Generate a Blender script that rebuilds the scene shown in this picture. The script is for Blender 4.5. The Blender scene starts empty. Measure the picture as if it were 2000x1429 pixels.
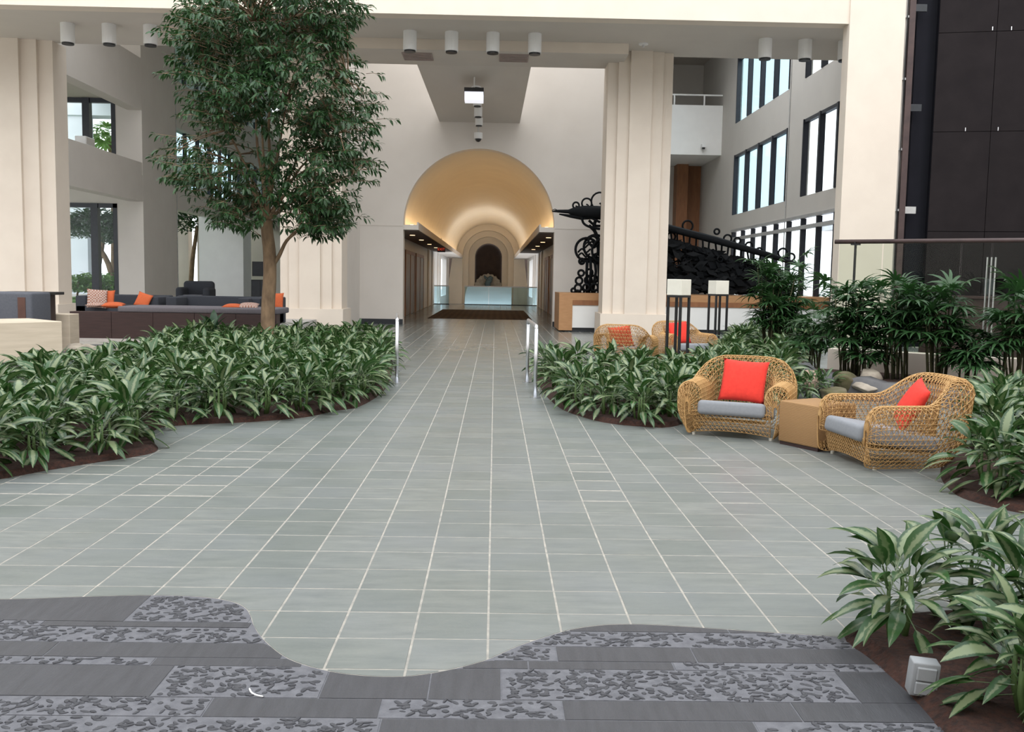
import bpy, bmesh, math, random
import numpy as np
from mathutils import Vector, Matrix, geometry

R = math.radians
random.seed(7)
scene = bpy.context.scene
col = scene.collection

# ------------------------------------------------------------------ camera
FPX, PCX, PCY, CAMH = 1850.0, 1000.0, 714.5, 1.45
YAW, PITCH, ROLL = R(1.1087), R(5.2164), R(1.0)
_f = np.array([math.sin(YAW) * math.cos(PITCH), math.cos(YAW) * math.cos(PITCH), -math.sin(PITCH)])
_r0 = np.array([math.cos(YAW), -math.sin(YAW), 0.0])
_u0 = np.cross(_r0, _f)
_r = _r0 * math.cos(ROLL) + _u0 * math.sin(ROLL)
_u = -_r0 * math.sin(ROLL) + _u0 * math.cos(ROLL)
CAM = np.array([0.0, 0.0, CAMH])
cd = bpy.data.cameras.new('camera')
cd.sensor_width = 36.0
cd.lens = FPX / 2000.0 * 36.0
cd.clip_end = 400
cam = bpy.data.objects.new('camera', cd)
cam.matrix_world = Matrix(((_r[0], _u[0], -_f[0], 0), (_r[1], _u[1], -_f[1], 0), (_r[2], _u[2], -_f[2], CAMH), (0, 0, 0, 1)))
col.objects.link(cam)
scene.camera = cam

# ------------------------------------------------------------------ world, sun, exposure
w = bpy.data.worlds.new('World')
scene.world = w
w.use_nodes = True
nt = w.node_tree
bg = nt.nodes['Background']
bg.inputs['Color'].default_value = (0.90, 0.95, 1.0, 1)
bg.inputs['Strength'].default_value = 2.3
sd = bpy.data.lights.new('sun', 'SUN')
sd.energy = 1.5
sd.angle = R(60)
sd.color = (1.0, 0.95, 0.88)
sun = bpy.data.objects.new('sun', sd)
sun.rotation_euler = (R(47), R(4), 0)
col.objects.link(sun)
vs = scene.view_settings
scene.display_settings.display_device = 'sRGB'
vs.view_transform = 'Standard'
vs.look = 'None'
vs.exposure = 0.12
vs.gamma = 1.0
vs.use_curve_mapping = False


# ------------------------------------------------------------------ pixel helpers (a pixel gives a direction only)
def _ray(x, y):
    return _f + (x - PCX) / FPX * _r - (y - PCY) / FPX * _u


def G(x, y, z=0.0):
    d = _ray(x, y)
    return CAM + (z - CAMH) / d[2] * d


def AY(x, y, Y):
    d = _ray(x, y)
    return CAM + Y / d[1] * d


def AX(x, y, X):
    d = _ray(x, y)
    return CAM + X / d[0] * d


def topx(p):
    d = np.array(p, float) - CAM
    k = d @ _f
    return PCX + FPX * (d @ _r) / k, PCY - FPX * (d @ _u) / k, k


# ------------------------------------------------------------------ materials
MATS = {}


def new_mat(name):
    m = bpy.data.materials.new(name)
    m.use_nodes = True
    MATS[name] = m
    return m, m.node_tree, m.node_tree.nodes['Principled BSDF']


def lin(r, g, b):
    f = lambda c: ((c / 255.0 + 0.055) / 1.055) ** 2.4 if c > 10 else c / 255 / 12.92
    return (f(r), f(g), f(b), 1)


def mix_col(nt, fac, a, b):
    n = nt.nodes.new('ShaderNodeMix')
    n.data_type = 'RGBA'
    for s, v in ((n.inputs[0], fac), (n.inputs[6], a), (n.inputs[7], b)):
        if hasattr(v, 'links'):
            nt.links.new(v, s)
        else:
            s.default_value = v
    return n.outputs[2]


def coords(nt, kind='Object', scale=(1, 1, 1)):
    t = nt.nodes.new('ShaderNodeTexCoord')
    mp = nt.nodes.new('ShaderNodeMapping')
    mp.inputs['Scale'].default_value = scale
    nt.links.new(t.outputs[kind], mp.inputs['Vector'])
    return mp.outputs['Vector']


def world_pos(nt, scale=(1, 1, 1)):
    t = nt.nodes.new('ShaderNodeNewGeometry')
    mp = nt.nodes.new('ShaderNodeMapping')
    mp.inputs['Scale'].default_value = scale
    nt.links.new(t.outputs['Position'], mp.inputs['Vector'])
    return mp.outputs['Vector']


def noise(nt, vec, scale, detail=3, rough=0.55):
    n = nt.nodes.new('ShaderNodeTexNoise')
    n.inputs['Scale'].default_value = scale
    n.inputs['Detail'].default_value = detail
    n.inputs['Roughness'].default_value = rough
    nt.links.new(vec, n.inputs['Vector'])
    return n.outputs['Fac']


def ramp(nt, fac, a, b):
    n = nt.nodes.new('ShaderNodeMapRange')
    n.inputs[1].default_value = a
    n.inputs[2].default_value = b
    nt.links.new(fac, n.inputs[0])
    return n.outputs[0]


def bump(nt, bsdf, h, strength, dist=0.01):
    n = nt.nodes.new('ShaderNodeBump')
    n.inputs['Strength'].default_value = strength
    n.inputs['Distance'].default_value = dist
    nt.links.new(h, n.inputs['Height'])
    nt.links.new(n.outputs['Normal'], bsdf.inputs['Normal'])


def simple(name, c1, c2=None, rough=0.7, scale=6.0, bmp=0.0, bscale=60.0, metal=0.0, spec=None, stretch=(1, 1, 1)):
    m, nt, b = new_mat(name)
    b.inputs['Roughness'].default_value = rough
    b.inputs['Metallic'].default_value = metal
    if spec is not None:
        b.inputs['Specular IOR Level'].default_value = spec
    v = coords(nt, 'Object', stretch)
    if c2 is None:
        c2 = tuple(x * 0.86 for x in c1[:3]) + (1,)
    nt.links.new(mix_col(nt, ramp(nt, noise(nt, v, scale), 0.3, 0.7), c1, c2), b.inputs['Base Color'])
    if bmp:
        bump(nt, b, noise(nt, v, bscale, 2), bmp)
    return m


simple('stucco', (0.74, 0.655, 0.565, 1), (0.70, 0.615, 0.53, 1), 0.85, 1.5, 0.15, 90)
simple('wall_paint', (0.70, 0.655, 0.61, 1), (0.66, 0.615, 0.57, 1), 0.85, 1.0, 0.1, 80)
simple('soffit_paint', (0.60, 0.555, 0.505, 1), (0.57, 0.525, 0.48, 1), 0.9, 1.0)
simple('spandrel_paint', (0.56, 0.53, 0.49, 1), (0.53, 0.50, 0.465, 1), 0.85, 1.0, 0.1, 80)
simple('vault_paint', (0.74, 0.66, 0.53, 1), (0.70, 0.62, 0.50, 1), 0.8, 1.0)
simple('white_paint', (0.80, 0.80, 0.79, 1), (0.76, 0.76, 0.75, 1), 0.6, 2.0)
simple('can_white', (0.82, 0.82, 0.82, 1), (0.78, 0.78, 0.78, 1), 0.4, 2.0)
simple('dark_metal', (0.018, 0.018, 0.020, 1), (0.012, 0.012, 0.014, 1), 0.45, 8.0)
simple('iron', (0.007, 0.008, 0.010, 1), (0.004, 0.005, 0.006, 1), 0.6, 12.0, spec=0.12)
simple('window_frame', (0.020, 0.022, 0.030, 1), (0.014, 0.015, 0.022, 1), 0.4, 8.0)
simple('silver_frame', (0.55, 0.55, 0.54, 1), (0.45, 0.45, 0.45, 1), 0.4, 8.0, metal=0.4)
simple('steel', (0.72, 0.73, 0.75, 1), (0.66, 0.67, 0.70, 1), 0.28, 8.0, metal=0.9)
simple('brown_steel', (0.075, 0.045, 0.042, 1), (0.05, 0.03, 0.03, 1), 0.55, 6.0)
simple('dark_panel', (0.020, 0.016, 0.017, 1), (0.015, 0.012, 0.013, 1), 0.85, 2.0, spec=0.15)
simple('dark_return', (0.010, 0.010, 0.015, 1), (0.008, 0.008, 0.012, 1), 0.85, 2.0, spec=0.15)
simple('oak', (0.46, 0.25, 0.115, 1), (0.38, 0.195, 0.085, 1), 0.5, 4.0, 0.05, 60, stretch=(1, 1, 8))
simple('door_wood', (0.30, 0.125, 0.05, 1), (0.22, 0.09, 0.036, 1), 0.5, 3.0, 0, 60, stretch=(4, 4, 0.6))
simple('dark_wood', (0.050, 0.024, 0.022, 1), (0.030, 0.015, 0.014, 1), 0.5, 5.0, 0.08, 60, stretch=(0.6, 3, 9))
simple('travertine', (0.66, 0.56, 0.44, 1), (0.55, 0.46, 0.35, 1), 0.6, 2.2, 0.05, 60, stretch=(0.7, 0.7, 9))
simple('base_dark', (0.030, 0.034, 0.042, 1), (0.022, 0.025, 0.03, 1), 0.4, 6.0)
simple('grey_fabric', (0.115, 0.120, 0.140, 1), (0.095, 0.10, 0.12, 1), 0.95, 30, 0.2, 400)
simple('charcoal_fabric', (0.034, 0.037, 0.047, 1), (0.027, 0.03, 0.038, 1), 0.95, 30, 0.2, 400)
simple('seat_grey', (0.27, 0.28, 0.30, 1), (0.24, 0.25, 0.27, 1), 0.95, 40, 0.2, 400)
simple('mauve_fabric', (0.145, 0.130, 0.145, 1), (0.12, 0.11, 0.12, 1), 0.95, 30, 0.2, 400)
simple('red_fabric', (0.78, 0.045, 0.028, 1), (0.68, 0.035, 0.022, 1), 0.9, 30, 0.15, 300)
simple('orange_fabric', (0.56, 0.115, 0.035, 1), (0.47, 0.095, 0.03, 1), 0.9, 30, 0.15, 300)
simple('shade', (0.80, 0.77, 0.68, 1), (0.76, 0.73, 0.64, 1), 0.7, 8.0)
simple('wicker', (0.60, 0.36, 0.145, 1), (0.47, 0.265, 0.095, 1), 0.6, 18, 0.1, 200)
simple('rock', (0.48, 0.42, 0.34, 1), (0.26, 0.22, 0.18, 1), 0.9, 5, 0.6, 18)
simple('moss_rock', (0.085, 0.085, 0.032, 1), (0.16, 0.13, 0.09, 1), 0.95, 6, 0.6, 18)
simple('pink_rock', (0.50, 0.36, 0.28, 1), (0.30, 0.21, 0.16, 1), 0.9, 6, 0.6, 18)
simple('concrete', (0.085, 0.085, 0.092, 1), (0.15, 0.145, 0.145, 1), 0.85, 3, 0.3, 30)
simple('kerb_light', (0.50, 0.46, 0.44, 1), (0.42, 0.39, 0.37, 1), 0.8, 3)
simple('mulch', (0.060, 0.022, 0.013, 1), (0.018, 0.008, 0.006, 1), 0.95, 38, 0.9, 55)
simple('bark', (0.30, 0.20, 0.12, 1), (0.13, 0.085, 0.052, 1), 0.9, 9, 0.6, 30, stretch=(1, 1, 0.35))
simple('cane', (0.07, 0.075, 0.028, 1), (0.04, 0.035, 0.018, 1), 0.8, 20)
simple('plant_stem', (0.10, 0.17, 0.045, 1), (0.07, 0.12, 0.035, 1), 0.6, 20)
simple('grout', (0.42, 0.385, 0.335, 1), (0.26, 0.25, 0.225, 1), 0.95, 14)
simple('mortar', (0.150, 0.150, 0.164, 1), (0.100, 0.100, 0.112, 1), 0.75, 22, 0.3, 120)
simple('pebble', (0.026, 0.027, 0.034, 1), (0.055, 0.055, 0.063, 1), 0.55, 30)
simple('slate_dark', (0.052, 0.052, 0.059, 1), (0.036, 0.036, 0.041, 1), 0.5, 5, 0.2, 40, stretch=(6, 0.8, 1))
simple('grey_plastic', (0.33, 0.34, 0.35, 1), (0.28, 0.29, 0.30, 1), 0.6, 12)
simple('vent_paint', (0.36, 0.29, 0.27, 1), (0.32, 0.26, 0.24, 1), 0.8, 12)
simple('walnut', (0.12, 0.055, 0.04, 1), (0.085, 0.04, 0.03, 1), 0.6, 4)
simple('shell', (0.46, 0.42, 0.34, 1), (0.30, 0.27, 0.22, 1), 0.7, 5, 0.3, 20)
simple('blue_bronze', (0.10, 0.17, 0.20, 1), (0.06, 0.09, 0.10, 1), 0.6, 8)
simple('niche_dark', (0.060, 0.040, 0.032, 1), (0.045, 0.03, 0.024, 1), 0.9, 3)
simple('shaded_soffit', (0.20, 0.15, 0.13, 1), (0.17, 0.125, 0.11, 1), 0.8, 3)  # shade under the corridor cornices put into a dark brown colour
simple('marble_door', (0.42, 0.39, 0.36, 1), (0.20, 0.17, 0.15, 1), 0.5, 1.2, 0, 50, stretch=(1, 3, 1))
simple('lawn', (0.13, 0.26, 0.05, 1), (0.09, 0.18, 0.035, 1), 0.95, 3)
simple('pool_blue', (0.10, 0.30, 0.66, 1), (0.08, 0.25, 0.60, 1), 0.4, 3)
simple('out_white', (0.72, 0.76, 0.84, 1), (0.66, 0.70, 0.78, 1), 0.8, 1)
simple('terrace', (0.46, 0.44, 0.42, 1), (0.40, 0.38, 0.36, 1), 0.9, 2)

# woven side table: fine basket relief
m, nt, b = new_mat('fine_weave')
b.inputs['Roughness'].default_value = 0.7
v = coords(nt, 'Object', (1, 1, 1))
wv = nt.nodes.new('ShaderNodeTexWave')
wv.bands_direction = 'Z'
wv.inputs['Scale'].default_value = 40
wv.inputs['Distortion'].default_value = 1.5
nt.links.new(v, wv.inputs['Vector'])
nt.links.new(mix_col(nt, wv.outputs['Fac'], (0.30, 0.165, 0.065, 1), (0.44, 0.25, 0.105, 1)), b.inputs['Base Color'])
bump(nt, b, wv.outputs['Fac'], 0.4)

# slate tile: each piece its own tone; matt in the court, polished further into the hall
for nm_, lo_, hi_, k_ in (('slate_tile', 0.0, 0.12, 1.02),):
  m, nt, b = new_mat(nm_)
  sc4 = lambda q, k=k_: (q[0] * k, q[1] * k, q[2] * k, 1)
  oi = nt.nodes.new('ShaderNodeObjectInfo')
  ge = nt.nodes.new('ShaderNodeNewGeometry')
  ad = nt.nodes.new('ShaderNodeMath'); ad.operation = 'ADD'
  nt.links.new(oi.outputs['Random'], ad.inputs[0]); nt.links.new(ge.outputs['Random Per Island'], ad.inputs[1])
  fr = nt.nodes.new('ShaderNodeMath'); fr.operation = 'FRACT'
  nt.links.new(ad.outputs[0], fr.inputs[0])
  tone = mix_col(nt, fr.outputs[0], sc4((0.156, 0.171, 0.156)), sc4((0.218, 0.226, 0.208)))
  pw = world_pos(nt, (1.2, 5.0, 1))
  streak = ramp(nt, noise(nt, pw, 3.0, 5, 0.65), 0.35, 0.8)
  c = mix_col(nt, streak, tone, sc4((0.118, 0.133, 0.126)))
  big = ramp(nt, noise(nt, world_pos(nt), 1.3, 3), 0.4, 0.75)
  mm = nt.nodes.new('ShaderNodeMath'); mm.operation = 'MULTIPLY'; mm.inputs[1].default_value = 0.5
  nt.links.new(big, mm.inputs[0])
  c = mix_col(nt, mm.outputs[0], c, sc4((0.172, 0.186, 0.196)))
  nt.links.new(c, b.inputs['Base Color'])
  rr = ramp(nt, noise(nt, world_pos(nt), 2.0, 4), 0.2, 0.8)
  mr = nt.nodes.new('ShaderNodeMapRange'); mr.inputs[3].default_value = lo_; mr.inputs[4].default_value = hi_
  nt.links.new(rr, mr.inputs[0]); sx_ = nt.nodes.new('ShaderNodeSeparateXYZ'); nt.links.new(world_pos(nt), sx_.inputs[0])
  my = nt.nodes.new('ShaderNodeMapRange'); my.interpolation_type = 'SMOOTHSTEP'
  my.inputs[1].default_value = 11.0; my.inputs[2].default_value = 27.0; my.inputs[3].default_value = 0.34; my.inputs[4].default_value = 0.12
  nt.links.new(sx_.outputs[1], my.inputs[0])
  ra = nt.nodes.new('ShaderNodeMath'); ra.operation = 'ADD'
  nt.links.new(mr.outputs[0], ra.inputs[0]); nt.links.new(my.outputs[0], ra.inputs[1]); nt.links.new(ra.outputs[0], b.inputs['Roughness'])
  bump(nt, b, noise(nt, world_pos(nt, (1, 2, 1)), 22, 5, 0.6), 0.10)

# variegated leaf, coordinates along and across the blade
def leaf_mat(name, dark, mid, pale, amount, rough=0.42):
    m, nt, b = new_mat(name)
    uv = nt.nodes.new('ShaderNodeUVMap')
    sp = nt.nodes.new('ShaderNodeSeparateXYZ')
    nt.links.new(uv.outputs[0], sp.inputs[0])
    d = nt.nodes.new('ShaderNodeMath'); d.operation = 'SUBTRACT'; d.inputs[1].default_value = 0.5
    nt.links.new(sp.outputs[0], d.inputs[0])
    a = nt.nodes.new('ShaderNodeMath'); a.operation = 'ABSOLUTE'
    nt.links.new(d.outputs[0], a.inputs[0])
    oi = nt.nodes.new('ShaderNodeObjectInfo')
    n1 = nt.nodes.new('ShaderNodeTexNoise')
    n1.noise_dimensions = '4D'
    n1.inputs['Scale'].default_value = 5; n1.inputs['Detail'].default_value = 4; n1.inputs['Roughness'].default_value = 0.65
    mpv = nt.nodes.new('ShaderNodeMapping'); mpv.inputs['Scale'].default_value = (1.0, 2.6, 1.0)
    nt.links.new(uv.outputs[0], mpv.inputs['Vector']); nt.links.new(mpv.outputs[0], n1.inputs['Vector'])
    ge = nt.nodes.new('ShaderNodeNewGeometry')
    sm = nt.nodes.new('ShaderNodeMath'); sm.operation = 'MULTIPLY_ADD'; sm.inputs[1].default_value = 9.0
    nt.links.new(oi.outputs['Random'], sm.inputs[0])
    s2 = nt.nodes.new('ShaderNodeMath'); s2.operation = 'MULTIPLY'; s2.inputs[1].default_value = 9.0
    nt.links.new(ge.outputs['Random Per Island'], s2.inputs[0])
    nt.links.new(s2.outputs[0], sm.inputs[2])
    nt.links.new(sm.outputs[0], n1.inputs['W'])
    e = nt.nodes.new('ShaderNodeMath'); e.operation = 'MULTIPLY_ADD'; e.inputs[1].default_value = 0.55
    nt.links.new(n1.outputs['Fac'], e.inputs[0]); nt.links.new(a.outputs[0], e.inputs[2])
    fr = nt.nodes.new('ShaderNodeMath'); fr.operation = 'FRACT'
    nt.links.new(sm.outputs[0], fr.inputs[0])
    sh = nt.nodes.new('ShaderNodeMath'); sh.operation = 'MULTIPLY_ADD'; sh.inputs[1].default_value = 0.30; sh.inputs[2].default_value = -0.12
    nt.links.new(fr.outputs[0], sh.inputs[0])
    e2 = nt.nodes.new('ShaderNodeMath'); e2.operation = 'ADD'
    nt.links.new(e.outputs[0], e2.inputs[0]); nt.links.new(sh.outputs[0], e2.inputs[1])
    mk = ramp(nt, e2.outputs[0], 0.42 + amount, 0.54 + amount)
    base = mix_col(nt, fr.outputs[0], dark, mid)
    inner = mix_col(nt, fr.outputs[0], pale, tuple(x * 0.75 for x in pale[:3]) + (1,))
    nt.links.new(mix_col(nt, mk, inner, base), b.inputs['Base Color'])
    b.inputs['Roughness'].default_value = rough
    tr = nt.nodes.new('ShaderNodeBsdfTranslucent')
    tr.inputs['Color'].default_value = (mid[0] * 1.2, mid[1] * 1.4, mid[2], 1)
    ms = nt.nodes.new('ShaderNodeMixShader'); ms.inputs[0].default_value = 0.15
    nt.links.new(b.outputs[0], ms.inputs[1]); nt.links.new(tr.outputs[0], ms.inputs[2])
    nt.links.new(ms.outputs[0], nt.nodes['Material Output'].inputs['Surface'])


leaf_mat('leaf_silver', (0.016, 0.052, 0.014, 1), (0.034, 0.095, 0.022, 1), (0.225, 0.275, 0.145, 1), 0.03, 0.30)
leaf_mat('leaf_palm', (0.012, 0.040, 0.014, 1), (0.030, 0.085, 0.024, 1), (0.030, 0.085, 0.024, 1), 0.0)
leaf_mat('leaf_tree', (0.013, 0.042, 0.016, 1), (0.034, 0.092, 0.026, 1), (0.030, 0.078, 0.024, 1), 0.0)
leaf_mat('leaf_fresh', (0.06, 0.16, 0.02, 1), (0.14, 0.27, 0.05, 1), (0.14, 0.27, 0.05, 1), 0.0)
leaf_mat('leaf_dark', (0.010, 0.035, 0.015, 1), (0.020, 0.060, 0.022, 1), (0.020, 0.060, 0.022, 1), 0.0)


def glass_mat(name, tint, gloss=0.12, rough=0.02):
    m = bpy.data.materials.new(name); m.use_nodes = True; MATS[name] = m
    nt = m.node_tree
    nt.nodes.remove(nt.nodes['Principled BSDF'])
    tr = nt.nodes.new('ShaderNodeBsdfTransparent'); tr.inputs[0].default_value = tint
    gl = nt.nodes.new('ShaderNodeBsdfGlossy'); gl.inputs['Roughness'].default_value = rough
    lw = nt.nodes.new('ShaderNodeLayerWeight'); lw.inputs['Blend'].default_value = 0.5
    pw = nt.nodes.new('ShaderNodeMath'); pw.operation = 'POWER'; pw.inputs[1].default_value = 5.0
    nt.links.new(lw.outputs['Facing'], pw.inputs[0])
    ad = nt.nodes.new('ShaderNodeMath'); ad.operation = 'MULTIPLY_ADD'; ad.inputs[1].default_value = 0.9; ad.inputs[2].default_value = 0.012 + gloss
    ad.use_clamp = True
    nt.links.new(pw.outputs[0], ad.inputs[0])
    mx = nt.nodes.new('ShaderNodeMixShader')
    nt.links.new(ad.outputs[0], mx.inputs[0]); nt.links.new(tr.outputs[0], mx.inputs[1]); nt.links.new(gl.outputs[0], mx.inputs[2])
    nt.links.new(mx.outputs[0], nt.nodes['Material Output'].inputs['Surface'])


glass_mat('glass_clear', (0.95, 0.97, 0.96, 1), 0.0)
glass_mat('glass_screen', (0.86, 0.90, 0.86, 1), 0.0)
glass_mat('glass_rail', (0.75, 0.88, 0.92, 1), 0.02)
glass_mat('water', (0.25, 0.25, 0.22, 1), 0.05, 0.05)


def emit(name, colr, s):
    m = bpy.data.materials.new(name); m.use_nodes = True; MATS[name] = m
    b = m.node_tree.nodes['Principled BSDF']
    b.inputs['Base Color'].default_value = colr
    b.inputs['Emission Color'].default_value = colr
    b.inputs['Emission Strength'].default_value = s


emit('cove_glow', (1.0, 0.72, 0.41, 1), 8.5)
emit('downlight_glow', (1.0, 0.72, 0.42, 1), 2.0)
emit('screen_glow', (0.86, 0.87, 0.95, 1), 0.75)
emit('exit_red', (0.85, 0.10, 0.05, 1), 0.6)

# checked cushion cover and striped rug
m, nt, b = new_mat('patterned_fabric')
ck = nt.nodes.new('ShaderNodeTexChecker')
ck.inputs['Color1'].default_value = (0.48, 0.38, 0.33, 1); ck.inputs['Color2'].default_value = (0.30, 0.13, 0.09, 1)
ck.inputs['Scale'].default_value = 32
nt.links.new(coords(nt), ck.inputs['Vector']); nt.links.new(ck.outputs['Color'], b.inputs['Base Color'])
b.inputs['Roughness'].default_value = 0.95
m, nt, b = new_mat('rug_weave')
wv = nt.nodes.new('ShaderNodeTexWave'); wv.inputs['Scale'].default_value = 1.3; wv.bands_direction = 'X'
nt.links.new(coords(nt), wv.inputs['Vector'])
nt.links.new(mix_col(nt, wv.outputs['Fac'], (0.055, 0.036, 0.026, 1), (0.085, 0.055, 0.036, 1)), b.inputs['Base Color'])
b.inputs['Roughness'].default_value = 0.95


# ------------------------------------------------------------------ mesh collector
class MB:
    def __init__(s):
        s.v, s.f, s.uv = [], [], None

    def add(s, vs, fs):
        n = len(s.v)
        s.v += [tuple(float(q) for q in p) for p in vs]
        s.f += [tuple(i + n for i in f) for f in fs]
        return s

    def box(s, x0, x1, y0, y1, z0, z1, M=None):
        p = [(x0, y0, z0), (x1, y0, z0), (x1, y1, z0), (x0, y1, z0), (x0, y0, z1), (x1, y0, z1), (x1, y1, z1), (x0, y1, z1)]
        if M is not None:
            p = [M @ Vector(q) for q in p]
        return s.add(p, [(3, 2, 1, 0), (4, 5, 6, 7), (0, 1, 5, 4), (1, 2, 6, 5), (2, 3, 7, 6), (3, 0, 4, 7)])

    def prism(s, poly, z0, z1, inset=0.0):
        n = len(poly)
        top = poly
        fs = [tuple(range(n, 2 * n)), tuple(range(n - 1, -1, -1))]
        fs += [(i, (i + 1) % n, n + (i + 1) % n, n + i) for i in range(n)]
        return s.add([(x, y, z0) for x, y in poly] + [(x, y, z1) for x, y in top], fs)

    def tube(s, pts, rad, seg=6, closed=False, cap=True):
        P = [Vector(p) for p in pts]
        n = len(P)
        rads = rad if hasattr(rad, '__len__') else [rad] * n
        up = None
        vs, fs = [], []
        for i in range(n):
            a = P[(i - 1) % n] if closed or i > 0 else P[i]
            c = P[(i + 1) % n] if closed or i < n - 1 else P[i]
            t = (c - a)
            if t.length < 1e-9:
                t = Vector((0, 0, 1))
            t.normalize()
            if up is None:
                up = t.orthogonal().normalized()
            up = (up - t * up.dot(t))
            if up.length < 1e-6:
                up = t.orthogonal()
            up.normalize()
            sd = t.cross(up)
            for k in range(seg):
                q = 2 * math.pi * k / seg
                vs.append(P[i] + (up * math.cos(q) + sd * math.sin(q)) * rads[i])
        m = n if closed else n - 1
        for i in range(m):
            for k in range(seg):
                j = (i + 1) % n
                fs.append((i * seg + k, i * seg + (k + 1) % seg, j * seg + (k + 1) % seg, j * seg + k))
        if cap and not closed:
            fs.append(tuple(range(seg - 1, -1, -1)))
            fs.append(tuple((n - 1) * seg + k for k in range(seg)))
        return s.add(vs, fs)

    def cyl(s, x, y, z0, z1, r, seg=16, r1=None):
        return s.tube([(x, y, z0), (x, y, z1)], [r, r if r1 is None else r1], seg)

    def ring(s, c, r, tr, seg=18, tseg=5, ax=(1, 0, 0), az=(0, 0, 1)):
        c, ax, az = Vector(c), Vector(ax), Vector(az)
        return s.tube([c + ax * (r * math.cos(q)) + az * (r * math.sin(q)) for q in [2 * math.pi * i / seg for i in range(seg)]], tr, tseg, True)

    def build(s, name, mat, parent=None, smooth=False, loc=None, rot=None):
        me = bpy.data.meshes.new(name)
        me.from_pydata(s.v, [], s.f)
        if smooth:
            me.shade_smooth()
        me.materials.append(MATS[mat])
        return obj(name, me, parent, loc, rot)


def obj(name, me, parent=None, loc=None, rot=None):
    o = bpy.data.objects.new(name, me)
    col.objects.link(o)
    if parent is not None:
        o.parent = parent
    if loc is not None:
        o.location = loc
    if rot is not None:
        o.rotation_euler = rot
    return o


def tag(o, label=None, cat=None, group=None, kind=None):
    if label: o['label'] = label
    if cat: o['category'] = cat
    if group: o['group'] = group
    if kind: o['kind'] = kind
    return o


def thing(name, label, cat, loc=(0, 0, 0), rz=0.0, group=None):
    o = bpy.data.objects.new(name, None)
    o.empty_display_size = 0.1
    col.objects.link(o)
    o.location = loc
    o.rotation_euler = (0, 0, rz)
    return tag(o, label, cat, group)


def struct(o, label=None):
    o['kind'] = 'structure'
    if label: o['label'] = label
    return o


def part_box(name, mat, parent, *b, bevel=0.0, seg=2):
    me = bpy.data.meshes.new(name)
    bm = bmesh.new()
    bmesh.ops.create_cube(bm, size=1)
    x0, x1, y0, y1, z0, z1 = b
    for q in bm.verts:
        q.co = (x0 + (q.co.x + .5) * (x1 - x0), y0 + (q.co.y + .5) * (y1 - y0), z0 + (q.co.z + .5) * (z1 - z0))
    if bevel:
        bmesh.ops.bevel(bm, geom=list(bm.edges), offset=bevel, segments=seg, profile=0.5, affect='EDGES')
    bm.to_mesh(me); bm.free()
    if bevel and seg > 1:
        me.shade_smooth()
    me.materials.append(MATS[mat])
    return obj(name, me, parent)


def catmull(pts, n=6, closed=False):
    P = [np.array(p, float) for p in pts]
    out = []
    m = len(P)
    for i in range(m if closed else m - 1):
        g = (lambda k: P[k % m]) if closed else (lambda k: P[min(max(k, 0), m - 1)])
        a, b_, c_, d = g(i - 1), g(i), g(i + 1), g(i + 2)
        for k in range(n):
            t = k / n
            out.append(0.5 * ((2 * b_) + (-a + c_) * t + (2 * a - 5 * b_ + 4 * c_ - d) * t * t + (-a + 3 * b_ - 3 * c_ + d) * t ** 3))
    if not closed:
        out.append(P[-1])
    return out


def inside(poly, x, y):
    c = False
    j = len(poly) - 1
    for i in range(len(poly)):
        xi, yi = poly[i][0], poly[i][1]
        xj, yj = poly[j][0], poly[j][1]
        if (yi > y) != (yj > y) and x < (xj - xi) * (y - yi) / (yj - yi) + xi:
            c = not c
        j = i
    return c


def edge_dist(poly, x, y):
    P = np.array([(p[0], p[1]) for p in poly]); Q = np.roll(P, -1, 0)
    d = Q - P; L = np.maximum((d * d).sum(1), 1e-9)
    t = np.clip(((np.array([x, y]) - P) * d).sum(1) / L, 0, 1)
    return float(np.sqrt((((P + d * t[:, None]) - np.array([x, y])) ** 2).sum(1)).min())

# ================================================================== ground: outlines of the beds and of the dark paving
def gpoly(pts, n=4, closed=True):
    return [(p[0], p[1]) for p in catmull([G(x, y)[:2] for x, y in pts], n, closed)]


bed_tree = gpoly([(-60, 940), (90, 919), (170, 906), (250, 894), (297, 885), (310, 875), (300, 862), (296, 848), (316, 835), (380, 829), (490, 824), (595, 815),
                  (650, 803), (702, 794), (745, 768), (762, 742), (768, 710), (760, 698), (735, 688), (680, 681), (600, 680), (545, 682), (480, 683), (400, 686), (330, 697),
                  (285, 716), (240, 738), (120, 760), (0, 778), (-120, 795), (-160, 900)])
bed_rail = gpoly([(1048, 722), (1050, 744), (1062, 768), (1092, 796), (1130, 812), (1180, 825), (1240, 832), (1310, 834), (1370, 815), (1450, 800), (1515, 790),
                  (1540, 770), (1548, 738), (1572, 705), (1590, 678), (1500, 672), (1440, 678), (1415, 702), (1385, 736), (1300, 748), (1150, 742), (1085, 732)])
bed_side = gpoly([(1842, 900), (1836, 928), (1850, 952), (1880, 973), (1940, 990), (2000, 1003), (2150, 1025), (2400, 1000), (2300, 860), (2150, 830), (2000, 822), (1900, 830), (1868, 860)])
bed_near = gpoly([(1648, 1243), (1700, 1288), (1770, 1352), (1838, 1429), (1880, 1490), (2050, 1640), (2500, 1600), (2500, 1260), (2200, 1200), (1900, 1200), (1720, 1215)])
BEDS = [bed_tree, bed_rail, bed_side, bed_near]

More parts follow.
